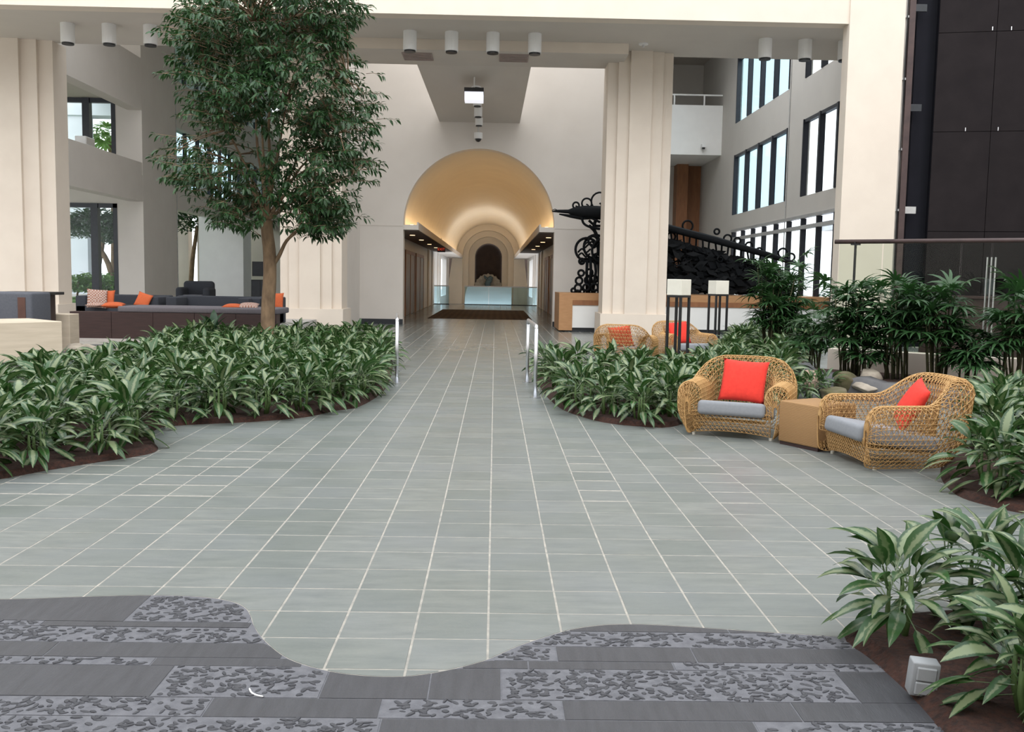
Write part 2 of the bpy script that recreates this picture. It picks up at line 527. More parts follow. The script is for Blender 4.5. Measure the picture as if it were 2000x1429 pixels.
_edge = [G(x, y)[:2] for x, y in [(-300, 1172), (0, 1170), (160, 1165), (300, 1162), (400, 1166), (450, 1174), (478, 1186), (490, 1204), (497, 1225), (520, 1254), (565, 1287), (640, 1310),
                                   (720, 1320), (800, 1320), (870, 1309), (945, 1290), (1010, 1262), (1060, 1245), (1120, 1228), (1200, 1219), (1300, 1221), (1450, 1231), (1640, 1243), (1800, 1252), (2300, 1275)]]
_ex = np.array([p[0] for p in catmull(_edge, 5)]); _ey = np.array([p[1] for p in catmull(_edge, 5)])
_o = np.argsort(_ex); _ex, _ey = _ex[_o], _ey[_o]
paving_edge = lambda x: float(np.interp(x, _ex, _ey))

# ---------------------------------------------------------------- floor of green-grey slate tiles
TS = 0.3035
TX0 = -0.006      # a joint runs here, straight down the middle of the path
TY0 = 3.410
floor = struct(MB().box(-24, 12, 0.5, 53.5, -0.20, -0.0012).build('floor', 'grout'), 'grey-green slate tile floor with pale grout joints')
JW = 0.0050


def tile_mesh(wd, dp):
    mb = MB()
    a, b_ = wd / 2, dp / 2
    c_ = 0.0010
    mb.add([(-a, -b_, -0.01), (a, -b_, -0.01), (a, b_, -0.01), (-a, b_, -0.01), (-a, -b_, -c_), (a, -b_, -c_), (a, b_, -c_), (-a, b_, -c_),
            (-a + c_, -b_ + c_, 0), (a - c_, -b_ + c_, 0), (a - c_, b_ - c_, 0), (-a + c_, b_ - c_, 0)],
           [(8, 9, 10, 11)] + [(i, (i + 1) % 4, 4 + (i + 1) % 4, 4 + i) for i in range(4)] + [(4 + i, 4 + (i + 1) % 4, 8 + (i + 1) % 4, 8 + i) for i in range(4)])
    me = bpy.data.meshes.new('tile')
    me.from_pydata(mb.v, [], mb.f)
    me.materials.append(MATS['slate_tile'])
    return me


full_tile = tile_mesh(TS - 2 * JW, TS - 2 * JW)
cand = []
far_tiles = MB()
hall_tiles = MB()
rt = random.Random(3)
coljit = {}
for i in range(-30, 33):
    coljit[i] = (rt.uniform(-0.012, 0.012) + (rt.choice((0, 0, 0, 0.10)) if True else 0))
for i in range(-30, 33):
    x0 = TX0 + i * TS
    for j in range(-7, 166):
        y0 = TY0 + j * TS
        if j > 8:
            y0 += coljit[i] * min(1.0, (j - 8) / 6.0)
        cx, cy = x0 + TS / 2, y0 + TS / 2
        if cy > 29.7 and not (-3.4 < cx < 2.4):
            continue
        if cy > 53.3:
            continue
        e = [paving_edge(x0), paving_edge(cx), paving_edge(x0 + TS)]
        if y0 + TS < min(e) or (cx < -6.9 and cy < 20) and False:
            continue
        clipped = y0 < max(e)
        skip = False
        for bd in BEDS:
            if inside(bd, cx, cy) and edge_dist(bd, cx, cy) > 0.3:
                skip = True
                break
        if skip or (cx < -6 and cy > 19):
            continue
        px, py, k = topx((cx, cy, 0))
        vis = -60 < px < 2060 and -50 < py < 1480
        hid = any(inside(bd, cx, cy) for bd in BEDS)
        cand.append((cy + (0 if vis and not hid else 1000), x0, y0, clipped))
cand.sort(key=lambda q: q[0])
n_tile = 0
for key, x0, y0, clipped in cand:
    cx, cy = x0 + TS / 2, y0 + TS / 2
    if clipped:
        xs = np.linspace(x0 + JW, x0 + TS - JW, 26)
        lo = [max(y0 + JW, paving_edge(x) + 0.006) for x in xs]
        hi = y0 + TS - JW
        runs, cur = [], []
        for x, l in zip(xs, lo):
            if l < hi - 0.004:
                cur.append((x, l))
            else:
                if len(cur) > 1: runs.append(cur)
                cur = []
        if len(cur) > 1: runs.append(cur)
        for run in runs:
            poly = run + [(run[-1][0], hi), (run[0][0], hi)]
            if key < 900 and n_tile < 300:
                me = MB().prism(poly, -0.01, 0).build('tile', 'slate_tile', floor); n_tile += 1
            else:
                far_tiles.prism(poly, -0.01, 0)
    elif key < 900 and n_tile < 300:
        o = obj('tile', full_tile, floor, (cx, cy, rt.uniform(-0.0006, 0.0006)), (rt.uniform(-.002, .002), rt.uniform(-.002, .002), 0))
        n_tile += 1
    else:
        a = TS / 2 - JW
        (far_tiles if cy < 15.2 else hall_tiles).add([(cx - a, cy - a, -0.01), (cx + a, cy - a, -0.01), (cx + a, cy + a, -0.01), (cx - a, cy + a, -0.01), (cx - a, cy - a, 0), (cx + a, cy - a, 0), (cx + a, cy + a, 0), (cx - a, cy + a, 0)],
                      [(4, 5, 6, 7), (0, 1, 5, 4), (1, 2, 6, 5), (2, 3, 7, 6), (3, 0, 4, 7)])
tag(far_tiles.build('distant_tiles', 'slate_tile', floor), kind='stuff')
tag(hall_tiles.build('hall_tiles', 'slate_tile', floor), kind='stuff')

# ---------------------------------------------------------------- dark paving: slate slabs and pebble slabs in courses
pavement = struct(MB().prism([(-3.2, 1.2), (3.4, 1.2)] + [(x, paving_edge(x)) for x in np.linspace(3.4, -3.2, 180)], -0.1, -0.0008).build('pavement', 'mortar'), 'dark slate and pebble slab paving with a wavy edge')
pav2 = MB()
S, P_ = 'slate_dark', 'mortar'
courses = [
    (3.87, 4.6, [(-3.2, -1.53, S), (-1.53, -0.98, P_)]),
    (3.81, 3.87, [(-3.2, -1.85, P_), (-1.85, -0.9, S)]),
    (3.81, 4.2, [(0.3, 1.0, S), (1.0, 2.2, S)]),
    (3.645, 3.81, [(-3.2, -0.8, P_), (0.0, 1.47, P_), (1.47, 2.2, S)]),
    (3.50, 3.645, [(-3.2, -1.69, S), (-1.69, -0.7, S), (-0.05, 0.262, P_), (0.262, 0.80, S), (0.80, 1.6, S)]),
    (3.425, 3.50, [(-3.2, -1.26, P_), (-1.26, -0.7, S), (-0.1, 0.148, S), (0.148, 0.70, S), (0.70, 1.6, P_)]),
    (3.16, 3.425, [(-3.2, -1.165, S), (-1.165, -0.588, P_), (-0.588, -0.212, S), (-0.212, 0.045, S), (0.045, 1.30, P_), (1.30, 2.4, S), (2.4, 3.4, S)]),
    (3.015, 3.16, [(-3.2, -0.945, P_), (-0.945, -0.365, S), (-0.365, 0.253, P_), (0.253, 1.05, S), (1.05, 3.4, S)]),
    (2.85, 3.015, [(-3.2, -0.352, P_), (-0.352, 0.88, S), (0.88, 2.1, P_), (2.1, 3.4, S)]),
    (2.62, 2.85, [(-3.2, -1.0, S), (-1.0, 0.2, P_), (0.2, 3.4, S)]),
    (2.40, 2.62, [(-3.2, -0.3, P_), (-0.3, 1.0, S), (1.0, 2.4, P_), (2.4, 3.4, S)]),
    (2.05, 2.40, [(-3.2, -0.8, S), (-0.8, 0.9, P_), (0.9, 3.4, S)]),
    (1.60, 2.05, [(-3.2, 0.0, P_), (0.0, 3.4, S)]),
]
rp = random.Random(11)
for y0, y1, items in courses:
    for x0, x1, kind in items:
        g_ = 0.0028
        xs = np.linspace(x0 + g_, x1 - g_, max(6, int((x1 - x0) / 0.03)))
        top = [min(y1 - g_, paving_edge(x) - 0.003) for x in xs]
        runs, cur = [], []
        for x, t in zip(xs, top):
            if t > y0 + g_ + 0.003:
                cur.append((x, t))
            else:
                if len(cur) > 1: runs.append(cur)
                cur = []
        if len(cur) > 1: runs.append(cur)
        for run in runs:
            poly = [(run[0][0], y0 + g_), (run[-1][0], y0 + g_)] + run[::-1]
            z = rp.uniform(0.0002, 0.0014)
            sl = MB().prism(poly, -0.03, z).build('slab' if kind == S else 'pebble_slab', kind, pavement)
            if kind == P_:
                mb = MB()
                lx, rx = run[0][0], run[-1][0]
                n = int((rx - lx) * (y1 - y0) * 1350)
                if rx < -2.3: n = 0
                for q in range(n):
                    x, y = rp.uniform(lx, rx), rp.uniform(y0, min(y1, 4.5))
                    if not (y0 + .012 < y < min(y1 - .012, paving_edge(x) - 0.02)) or not lx + .02 < x < rx - .02:
                        continue
                    L, W, an = rp.uniform(.011, .028), rp.uniform(.006, .013), rp.gauss(0.0, 0.75)
                    ca, sa = math.cos(an), math.sin(an)
                    ringp = []
                    for k in range(7):
                        t = 2 * math.pi * k / 7
                        r = rp.uniform(.85, 1.1)
                        u, v_ = L * math.cos(t) * r, W * math.sin(t) * r
                        ringp.append((x + u * ca - v_ * sa, y + u * sa + v_ * ca))
                    h = rp.uniform(.0015, .004)
                    mb.add([(a, c_, z - .002) for a, c_ in ringp] + [(x + (a - x) * .72, y + (c_ - y) * .72, z + h) for a, c_ in ringp],
                           [tuple(range(7, 14))] + [(k, (k + 1) % 7, 7 + (k + 1) % 7, 7 + k) for k in range(7)])
                if mb.f:
                    tag(mb.build('pebbles', 'pebble', sl), kind='stuff')

# ---------------------------------------------------------------- mulch beds
def bed(name, poly, label, z=0.045):
    mb = MB()
    n = len(poly)
    P3 = [Vector((x, y, 0)) for x, y in poly]
    area = sum(poly[i][0] * poly[(i + 1) % n][1] - poly[(i + 1) % n][0] * poly[i][1] for i in range(n))
    sgn = 1 if area > 0 else -1
    innerp = []
    for i in range(n):
        a, c_ = np.array(poly[i - 1]), np.array(poly[(i + 1) % n])
        t = (c_ - a) / max(1e-6, np.linalg.norm(c_ - a))
        nrm = np.array([-t[1], t[0]]) * sgn
        innerp.append(tuple(np.array(poly[i]) + nrm * 0.05))
    vs = [(x, y, -0.003) for x, y in poly] + [(x, y, z) for x, y in innerp]
    fs = [(i, (i + 1) % n, n + (i + 1) % n, n + i) if sgn > 0 else (n + i, n + (i + 1) % n, (i + 1) % n, i) for i in range(n)]
    tri = geometry.tessellate_polygon([[Vector((x, y, 0)) for x, y in innerp]])
    for t in tri:
        a, b_, c_ = [innerp[k] for k in t]
        cr = (b_[0] - a[0]) * (c_[1] - a[1]) - (b_[1] - a[1]) * (c_[0] - a[0])
        t = t if cr > 0 else t[::-1]
        fs.append(tuple(n + k for k in t))
    mb.add(vs, fs)
    return tag(mb.build(name, 'mulch'), label, 'mulch', kind='stuff')


bed('mulch_bed', bed_tree, 'red-brown bark mulch of the large bed under the tall tree')
bed('mulch_bed', bed_rail, 'red-brown bark mulch of the bed between the steel handrail and the armchairs')
bed('mulch_bed', bed_side, 'red-brown bark mulch of the bed beside the turned wicker armchair')
bed('mulch_bed', bed_near, 'red-brown bark mulch around the grey outlet box')

# ================================================================== building shell
SZ = 7.46            # underside of the long soffit
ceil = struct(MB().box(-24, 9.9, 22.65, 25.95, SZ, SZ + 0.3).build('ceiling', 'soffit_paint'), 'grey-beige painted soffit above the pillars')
struct(MB().box(-24, 8.5, 22.25, 22.65, SZ - 0.03, 13.5).build('wall_upper', 'stucco'), 'bright cream wall above the soffit')
dpc = struct(MB().box(-4.35, 3.3, 24.62, 26.3, 7.20, SZ).build('ceiling_drop', 'stucco'), 'cream lowered ceiling strip between the pillars')
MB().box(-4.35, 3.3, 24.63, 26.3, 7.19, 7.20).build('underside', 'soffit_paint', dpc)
mb = MB()
q = [(-2.2, 26.3, 7.19), (0.88, 26.3, 7.19), (0.68, 29.6, 6.22), (-1.78, 29.6, 6.22)]
mb.add(q + [(x, y, z + .25) for x, y, z in q], [(0, 3, 2, 1), (4, 5, 6, 7), (0, 1, 5, 4), (1, 2, 6, 5), (2, 3, 7, 6), (3, 0, 4, 7)])
struct(mb.build('ceiling_panel', 'soffit_paint'), 'wedge ceiling panel running from the lowered strip to the arch wall')

for px0, px1, py0, py1 in ((790, 843, 103, 116), (975, 1033, 106, 119)):
    a, c_ = G(px0, py1, 7.19), G(px1, py0, 7.19)
    v0 = struct(MB().box(a[0], c_[0], a[1], c_[1], 7.165, 7.19).build('ceiling_vent', 'vent_paint'))
    tag(v0, 'brown air grille in the lowered ceiling strip', 'vent', 'air grilles of the lowered ceiling'); v0['kind'] = 'thing'
    for k in range(5):
        yy = a[1] + (c_[1] - a[1]) * (k + .5) / 5
        MB().box(a[0] + .03, c_[0] - .03, yy - .015, yy + .015, 7.150, 7.166).build('slat', 'vent_paint', v0)


def pillar(xa, xb, yf, dep, z1, label, steps=True):
    """shaft with two set-back steps at each corner, on a square plinth"""
    s1, s2 = 0.30, 0.58
    d = 0.10
    wd = xb - xa
    a1, a2 = wd * 0.17, wd * 0.34
    front = [(xa + a2, yf), (xb - a2, yf)]
    pts = [(xa + 0.04, yf + 2 * d), (xa + a1, yf + 2 * d), (xa + a1, yf + d), (xa + a2, yf + d), (xa + a2, yf), (xb - a2, yf), (xb - a2, yf + d), (xb - a1, yf + d), (xb - a1, yf + 2 * d), (xb - 0.04, yf + 2 * d)]
    yb = yf + dep
    back = [(x, 2 * yf + dep - y) for x, y in pts[::-1]]
    o = struct(MB().prism(pts + back, 0.58, z1).build('pillar', 'stucco'), label)
    MB().box(xa - 0.03, xb + 0.03, yf - 0.02, yb + 0.02, 0, 0.58).build('plinth', 'stucco', o)
    return o


pillar(2.86, 4.66, 25.35, 1.35, SZ, 'stepped cream pillar in front of the iron sculpture')
lp0, lp1 = AY(541, 500, 25.4)[0], AY(668, 500, 25.4)[0]
pillar(lp0, lp1, 25.4, 1.35, SZ, 'stepped cream pillar behind the tall tree')
pillar(-14.1, AY(104, 300, 25.5)[0] + 0.02, 25.45, 1.2, SZ, 'stepped cream pillar beside the dark lounge furniture')

# big plain column at the end of the soffit, running up past it
cA = AY(1650, 250, 22.2)[0]
cB = AY(1757, 250, 22.2)[0]
cl = struct(MB().box(cA, cB, 22.2, 22.6, 0, 13.5).build('column', 'stucco'), 'tall plain cream column beside the dark panel wall')
MB().box(cB + 0.005, cB + 0.16, 22.3, 22.6, 0, 13.5).build('return', 'spandrel_paint', cl)
mb = MB()
mb.tube([(cB + .10 + .02 * math.sin(z * 1.7), 22.26, z) for z in np.linspace(0, 13, 40)], 0.012, 5)
mb.build('cable', 'dark_metal', cl)
for z in (3.2, 4.6, 6.2, 7.6):
    MB().box(cB + .02, cB + .2, 22.24, 22.29, z, z + .05).build('clip', 'silver_frame', cl)

# ---------------------------------------------------------------- wall with the big arch
WY, ACX, AZ, AR = 29.6, -0.524, 3.10, 2.335
def arch_wall(xl, xr, z1, y, th, cx, zc, r, n=40):
    mb = MB()
    for yy, flip in ((y, False), (y + th, True)):
        vs = [(xl, yy, 0), (cx - r, yy, 0), (cx - r, yy, z1), (xl, yy, z1), (cx + r, yy, 0), (xr, yy, 0), (xr, yy, z1), (cx + r, yy, z1)]
        fs = [(0, 1, 2, 3), (4, 5, 6, 7)]
        arc = [(cx - r * math.cos(math.pi * i / n), yy, zc + r * math.sin(math.pi * i / n)) for i in range(n + 1)]
        tp = [(p[0], yy, z1) for p in arc]
        m0 = len(vs)
        vs += arc + tp
        fs += [(m0 + i, m0 + i + 1, m0 + n + 2 + i, m0 + n + 1 + i) for i in range(n)]
        if flip: fs = [f[::-1] for f in fs]
        mb.add(vs, fs)
    prof = [(cx - r, 0)] + [(cx - r * math.cos(math.pi * i / n), zc + r * math.sin(math.pi * i / n)) for i in range(n + 1)] + [(cx + r, 0)]
    vs = [(p[0], y, p[1]) for p in prof] + [(p[0], y + th, p[1]) for p in prof]
    k = len(prof)
    mb.add(vs, [(i, k + i, k + i + 1, i + 1) for i in range(k - 1)])
    mb.add([(xl, y, 0), (xl, y + th, 0), (xl, y + th, z1), (xl, y, z1)], [(0, 3, 2, 1)])
    mb.add([(xr, y, 0), (xr, y + th, 0), (xr, y + th, z1), (xr, y, z1)], [(0, 1, 2, 3)])
    mb.add([(xl, y, z1), (xr, y, z1), (xr, y + th, z1), (xl, y + th, z1)], [(0, 1, 2, 3)])
    return mb


wb = struct(arch_wall(-4.62, 3.4, 11.5, WY, 0.45, ACX, AZ, AR).build('wall_back', 'wall_paint'), 'pale wall with a tall round-arched opening')
for z in (3.03,):
    if z < 3.2:
        MB().box(-4.6, ACX - AR - .02, WY - .008, WY + .01, z, z + .016).build('groove', 'soffit_paint', wb)
        MB().box(ACX + AR + .02, 3.38, WY - .008, WY + .01, z, z + .016).build('groove', 'soffit_paint', wb)
    else:
        MB().box(-4.6, 3.38, WY - .006, WY + .01, z, z + .012).build('groove', 'soffit_paint', wb)
MB().box(-4.3, -4.288, WY - .006, WY + .01, 0, 3.03).build('groove', 'soffit_paint', wb)
bb = struct(MB().box(-4.6, ACX - AR, WY - .03, WY, 0, 0.16).build('baseboard_back', 'base_dark'))
struct(MB().box(ACX + AR, 3.38, WY - .03, WY, 0, 0.16).build('baseboard_right', 'base_dark'))
struct(MB().box(-4.62, -4.2, 26.9, WY, 0, 11.5).build('wall_side', 'wall_paint'))
tag(MB().box(-4.52, -4.46, WY - .35, WY - .05, 0, .52).build('floor_bollard', 'dark_metal'), 'small dark box standing against the arch wall', 'box')

# barrel vault, cornices with cove lights
VL = 70.0
mb = MB()
n = 40
prof = [(ACX - (AR + .001) * math.cos(math.pi * i / n), AZ + AR * math.sin(math.pi * i / n)) for i in range(n + 1)]
prof2 = [(ACX - (AR + .2) * math.cos(math.pi * i / n), AZ + (AR + .2) * math.sin(math.pi * i / n)) for i in range(n + 1)]
vs = [(x, WY + .45, z) for x, z in prof] + [(x, VL, z) for x, z in prof] + [(x, WY + .45, z) for x, z in prof2] + [(x, VL, z) for x, z in prof2]
k = n + 1
mb.add(vs, [(i, k + i, k + i + 1, i + 1) for i in range(n)] + [(2 * k + i, 2 * k + i + 1, 3 * k + i + 1, 3 * k + i) for i in range(n)])
struct(mb.build('ceiling_vault', 'vault_paint', None, True), 'barrel vault glowing warm from hidden cove lights')
for sgn, sd_ in ((-1, 'left'), (1, 'right')):
    xin, xout = ACX + sgn * 1.87, ACX + sgn * 2.95
    a, c_ = min(xin, xout), max(xin, xout)
    cr = struct(MB().box(a, c_, WY + .02, VL, 2.93, 3.08).build('trim_1' if sgn < 0 else 'trim_2', 'wall_paint'))
    MB().box(min(xin, xin + sgn * .05), max(xin, xin + sgn * .05), WY + .02, VL, 3.08, 3.16).build('lip', 'wall_paint', cr)
    x = ACX + sgn * 2.12
    MB().box(x - .05, x + .05, WY + .5, VL - 1.2, 3.08, 3.11).build('cove_light', 'cove_glow', cr)
    MB().box(a + .02, c_ - .02, WY + .46, 53, 2.915, 2.93).build('soffit', 'shaded_soffit', cr)
    for yy in (33, 37, 41.5, 46):
        MB().cyl(ACX + sgn * 2.35, yy, 2.90, 2.914, 0.09, 12).build('downlight', 'downlight_glow', cr)

# corridor walls: doors, tall window slots, far niche wall
for sgn, nm, xw in ((-1, 'wall_left', -3.42), (1, 'wall_right', 2.38)):
    mb = MB()
    x0, x1 = (xw - .3, xw) if sgn < 0 else (xw, xw + .3)
    for y0, y1, z0, z1 in ((WY + .45, 60.0, 0, 3.0), (66.5, VL + .3, -1.2, 3.0), (60.0, 66.5, -1.2, .3), (60, 66.5, 2.75, 3.0)):
        mb.box(x0, x1, y0, y1, z0, z1)
    wl = struct(mb.build(nm, 'white_paint'))
    xi = xw - sgn * .02
    xe = sorted((xw, xw - sgn * .045))
    for d, (y0, y1) in enumerate(((36.2, 40.0), (41.0, 45.0)) if sgn < 0 else ((37.0, 40.5), (42.0, 45.0))):
        dr = struct(MB().box(min(xw, xw - sgn * .03), max(xw, xw - sgn * .03), y0, y1, 0.02, 2.36).build('door_%d' % (d + 1 + (2 if sgn > 0 else 0)), 'marble_door'))
        for yy0, yy1, z0, z1 in ((y0 - .18, y0, 0, 2.5), (y1, y1 + .18, 0, 2.5), (y0, y1, 2.36, 2.5), ((y0 + y1) / 2 - .09, (y0 + y1) / 2 + .09, 0, 2.36)):
            MB().box(xe[0], xe[1], yy0, yy1, z0, z1).build('frame', 'door_wood', dr)
    for yy in (48, 51, 56, 58.5):
        MB().box(xe[0], xe[1], yy, yy + .8, 0 if yy < 53 else -1.2, 2.93).build('pilaster', 'wall_paint', wl)

end = VL
fy = [0.0, 0.5, 1.0, 1.5]
radii = [2.33, 1.89, 1.48, 1.02]
cz = 3.10
for i in range(3):
    r_out, r_in = radii[i] + (0.3 if i == 0 else 0.12), radii[i + 1]
    mb = MB()
    y0 = end - .01 + i * 0.9
    zb = (2.0, 1.35, -1.2)[i] if i < 2 else -1.2
    zb = -1.2
    prof = [(ACX - r_in, zb)] + [(ACX - r_in * math.cos(math.pi * t / 30), cz + r_in * math.sin(math.pi * t / 30)) for t in range(31)] + [(ACX + r_in, zb)]
    outp = [(ACX - (r_out if i else 3.2), zb)] + [(ACX - r_out * math.cos(math.pi * t / 30), cz + r_out * math.sin(math.pi * t / 30)) for t in range(31)] + [(ACX + (r_out if i else 3.2), zb)]
    k = len(prof)
    mb.add([(x, y0, z) for x, z in prof] + [(x, y0, z) for x, z in outp] + [(x, y0 + .91, z) for x, z in prof],
           [(i_, i_ + 1, k + i_ + 1, k + i_)[::-1] for i_ in range(k - 1)] + [(i_, 2 * k + i_, 2 * k + i_ + 1, i_ + 1) for i_ in range(k - 1)])
    struct(mb.build('trim_arch', 'vault_paint'), 'stepped arch moulding around the far niche')
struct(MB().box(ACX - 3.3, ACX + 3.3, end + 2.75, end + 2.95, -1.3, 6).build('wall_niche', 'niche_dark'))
# shell sculpture standing in the niche
sh = thing('shell_sculpture', 'carved scallop shell with a blue-green figure in the dark niche', 'sculpture', (ACX, end + 1.9, 0))
MB().box(-.9, .9, -.35, .35, -1.2, .55).build('pedestal', 'base_dark', sh)
MB().box(-.72, -.30, -.42, -.30, .62, .80).build('stone', 'white_paint', sh)
MB().box(.02, .60, -.42, -.30, .62, .80).build('stone', 'white_paint', sh)
mb = MB()
nr, na = 6, 26
vs, fs = [], []
for a in range(na + 1):
    th = R(8) + (math.pi - R(16)) * a / na
    for r_ in range(nr + 1):
        q = r_ / nr
        rad = .15 + q * (.95 + .05 * math.cos(a * 2 * math.pi / 2.6))
        dy = -.25 * q ** 2 + .05 * math.cos(a * 2 * math.pi / 2.6) * q
        vs.append((rad * math.cos(th) * .98, dy, .55 + rad * math.sin(th) * 1.15))
for a in range(na):
    for r_ in range(nr):
        i0 = a * (nr + 1) + r_
        fs.append((i0, i0 + 1, i0 + nr + 2, i0 + nr + 1))
mb.add(vs, fs)
o = mb.build('shell', 'shell', sh, True)
md = o.modifiers.new('t', 'SOLIDIFY'); md.thickness = .06
mb = MB()
mb.tube([(0, -.3, .55), (.06, -.35, .8), (-.05, -.38, 1.1), (.1, -.36, 1.4), (.25, -.3, 1.62)], [.16, .2, .22, .24, .14], 10)
mb.tube([(.1, -.36, 1.35), (-.2, -.38, 1.55), (-.3, -.35, 1.7)], [.1, .09, .05], 8)
mb.build('figure', 'blue_bronze', sh, True)

# floor landing beyond the rail, low curved white stair wall
struct(MB().box(-3.42, 2.4, 57.5, 72, -1.4, -1.2).build('floor_landing', 'terrace'))
mb = MB()
arc = [(-1.72 + .22 * (1 - math.cos(t)), 54.4 + .5 * t / 1.57, 1.02 * math.sin(t)) for t in np.linspace(0, 1.57, 8)]
top = [(x, z) for x, y, z in arc] + [(0.95, 1.02), (0.95, -1.2), (-1.72, -1.2)]
mb.add([(x, 54.3, z) for x, z in top] + [(x, 54.6, z) for x, z in top], [tuple(range(len(top)))[::-1], tuple(range(len(top), 2 * len(top)))] + [(i, (i + 1) % len(top), len(top) + (i + 1) % len(top), len(top) + i) for i in range(len(top))])
struct(mb.build('wall_stair', 'white_paint'), 'low white stair wall behind the glass balustrade')


def balustrade(x0, x1, y, label):
    t = thing('glass_balustrade', label, 'railing', ((x0 + x1) / 2, y, 0))
    h = (x1 - x0) / 2
    n = max(1, round((x1 - x0) / 1.5))
    for i in range(n):
        a = -h + 2 * h * i / n
        MB().box(a + .01, a + 2 * h / n - .01, -.008, .008, .04, 1.0).build('pane', 'glass_rail', t)
    MB().box(-h, h, -.03, .03, 1.0, 1.06).build('handrail', 'steel', t)
    MB().box(-h, h, -.04, .04, 0, .04).build('shoe', 'dark_metal', t)
    return t


balustrade(-4.0 + .6, -2.55, 53.2, 'short glass balustrade beside the open stair head')
balustrade(-1.7, 2.36, 53.2, 'long glass balustrade in front of the white stair wall')
rg0, rg1 = G(838, 622), G(1034, 623)
tag(part_box('entrance_rug', 'rug_weave', None, -2.42, 1.36, 34.3, 44.3, 0.0005, 0.012, bevel=.004), 'long dark brown rug lying on the corridor floor', 'rug')
ex = thing('exit_sign', 'dark exit sign hanging under the corridor soffit', 'sign', (AY(862, 487, 46)[0], 46, AY(862, 487, 46)[2]))
MB().box(-.19, .19, -.04, .04, -.13, .13).build('case', 'dark_metal', ex)
MB().cyl(0, 0, .12, .55, .012, 6).build('hanger', 'dark_metal', ex)
cu = bpy.data.curves.new('exit_text', 'FONT'); cu.body = 'EXIT'; cu.size = .17; cu.align_x = 'CENTER'; cu.align_y = 'CENTER'; cu.extrude = .004
tmp = bpy.data.objects.new('tmp', cu); col.objects.link(tmp)
lm = bpy.data.meshes.new_from_object(tmp.evaluated_get(bpy.context.evaluated_depsgraph_get())); bpy.data.objects.remove(tmp)
lm.materials.clear(); lm.materials.append(MATS['exit_red'])
obj('lettering', lm, ex, (0, -.046, 0), (R(90), 0, 0))

# ---------------------------------------------------------------- wing with tall windows beyond the big column
RX = 9.35
mb = MB()
for y0, y1, z0, z1 in ((24.9, 37.7, 3.55, 4.13), (24.9, 37.7, 6.46, 7.69), (37.7, 44.3, 0, 11.6), (29.3, 30.9, 4.13, 6.46), (29.3, 30.9, 7.69, 10.2), (24.9, 37.7, 10.2, 11.6), (24.0, 24.9, 0, 11.6)):
    mb.box(RX, RX + .2, y0, y1, z0, z1)
wr = struct(mb.build('wall_wing', 'spandrel_paint'), 'grey-beige window wall of the side wing')
MB().tube([(RX - .02, 30.75, 0), (RX - .02, 30.75, 10)], .018, 6).build('downpipe', 'silver_frame', wr)
wn = 1
for y0, y1 in ((24.9, 29.3), (30.9, 37.7)):
    for z0, z1 in ((4.13, 6.46), (7.69, 10.2)):
        wi = thing('window_%d' % wn, None, None, (RX, (y0 + y1) / 2, z0)); wn += 1
        struct(wi, 'tall dark-framed strip window of the side wing')
        h = (y1 - y0) / 2
        nmul = 3 if y1 < 30 else 4
        for k in range(nmul + 1):
            yy = -h + 2 * h * k / nmul
            MB().box(-.03, .14, max(-h, yy - .06), min(h, yy + .06), 0, z1 - z0).build('mullion', 'window_frame', wi)
        MB().box(.0, .14, -h, h, z1 - z0 - .1, z1 - z0).build('frame', 'window_frame', wi)
        for k in range(nmul):
            a = -h + 2 * h * k / nmul
            MB().box(.10, .105, a + .07, a + 2 * h / nmul - .07, 0, z1 - z0 - .1).build('pane', 'glass_clear' if y1 < 30 else 'glass_rail', wi)
wi = thing('window_%d' % wn, None, None, (RX, 31, 0)); wn += 1
struct(wi, 'row of dark-framed glass doors with a pale transom at ground level')
for k, yy in enumerate(np.linspace(-6.1, 6.7, 10)):
    MB().box(0.0, .15, yy - .06, yy + .06, 0, 3.46).build('mullion', 'window_frame', wi)
for k in range(9):
    a = -6.1 + 12.8 / 9 * k
    MB().box(.10, .105, a + .09, a + 12.8 / 9 - .09, 0.05, 3.15).build('pane', 'glass_clear', wi)
MB().box(-.06, .10, -6.1, 6.7, 3.13, 3.24).build('transom_bar', 'silver_frame', wi)
MB().box(-.06, .10, -6.1, 6.7, 3.46, 3.55).build('transom_bar', 'silver_frame', wi)

FY = 40.0
bx0 = AY(1300, 250, FY)[0] - 4.0
zt, zb = AY(1350, 205, FY)[2], AY(1350, 302, FY)[2]
mb = MB()
mb.box(bx0, RX, FY, FY + .3, zb, zt)
mb.box(bx0, RX, FY + .3, FY + 4, zb, zb + .3)
fw = struct(mb.build('wall_balcony', 'white_paint'), 'white balcony parapet at the end of the side wing')
MB().box(bx0, RX, FY + 4, FY + 4.2, -.1, 12).build('rear_face', 'spandrel_paint', fw)
MB().box(bx0, RX, FY - .2, FY + 4.0, 11.3, 11.59).build('upper_slab', 'soffit_paint', fw)
struct(MB().box(3.42, RX + .6, 35.5, 44.4, 11.6, 11.9).build('ceiling_wing', 'soffit_paint'))  # roof added to dim the side wing, cut back to admit skylight
struct(MB().box(3.2, 3.4, 30.06, 44.2, 0, 11.6).build('wall_wing_inner', 'wall_paint'))
struct(MB().box(3.42, RX + .6, 26.0, 26.3, SZ + .31, 11.6).build('wall_wing_front', 'wall_paint'))
rl = thing('balcony_rail', 'pale metal handrail on the white balcony parapet', 'railing', (0, FY + .12, zt))
MB().box(bx0, RX, -.03, .03, .40, .46).build('top_bar', 'white_paint', rl)
for xx in np.arange(bx0 + .6, RX, 1.25):
    MB().box(xx - .03, xx + .03, -.03, .03, 0, .40).build('post', 'white_paint', rl)
dx0, dx1 = AY(1337, 380, FY + 3.9)[0], AY(1393, 380, FY + 3.9)[0]
dz = AY(1365, 318, FY + 3.9)[2]
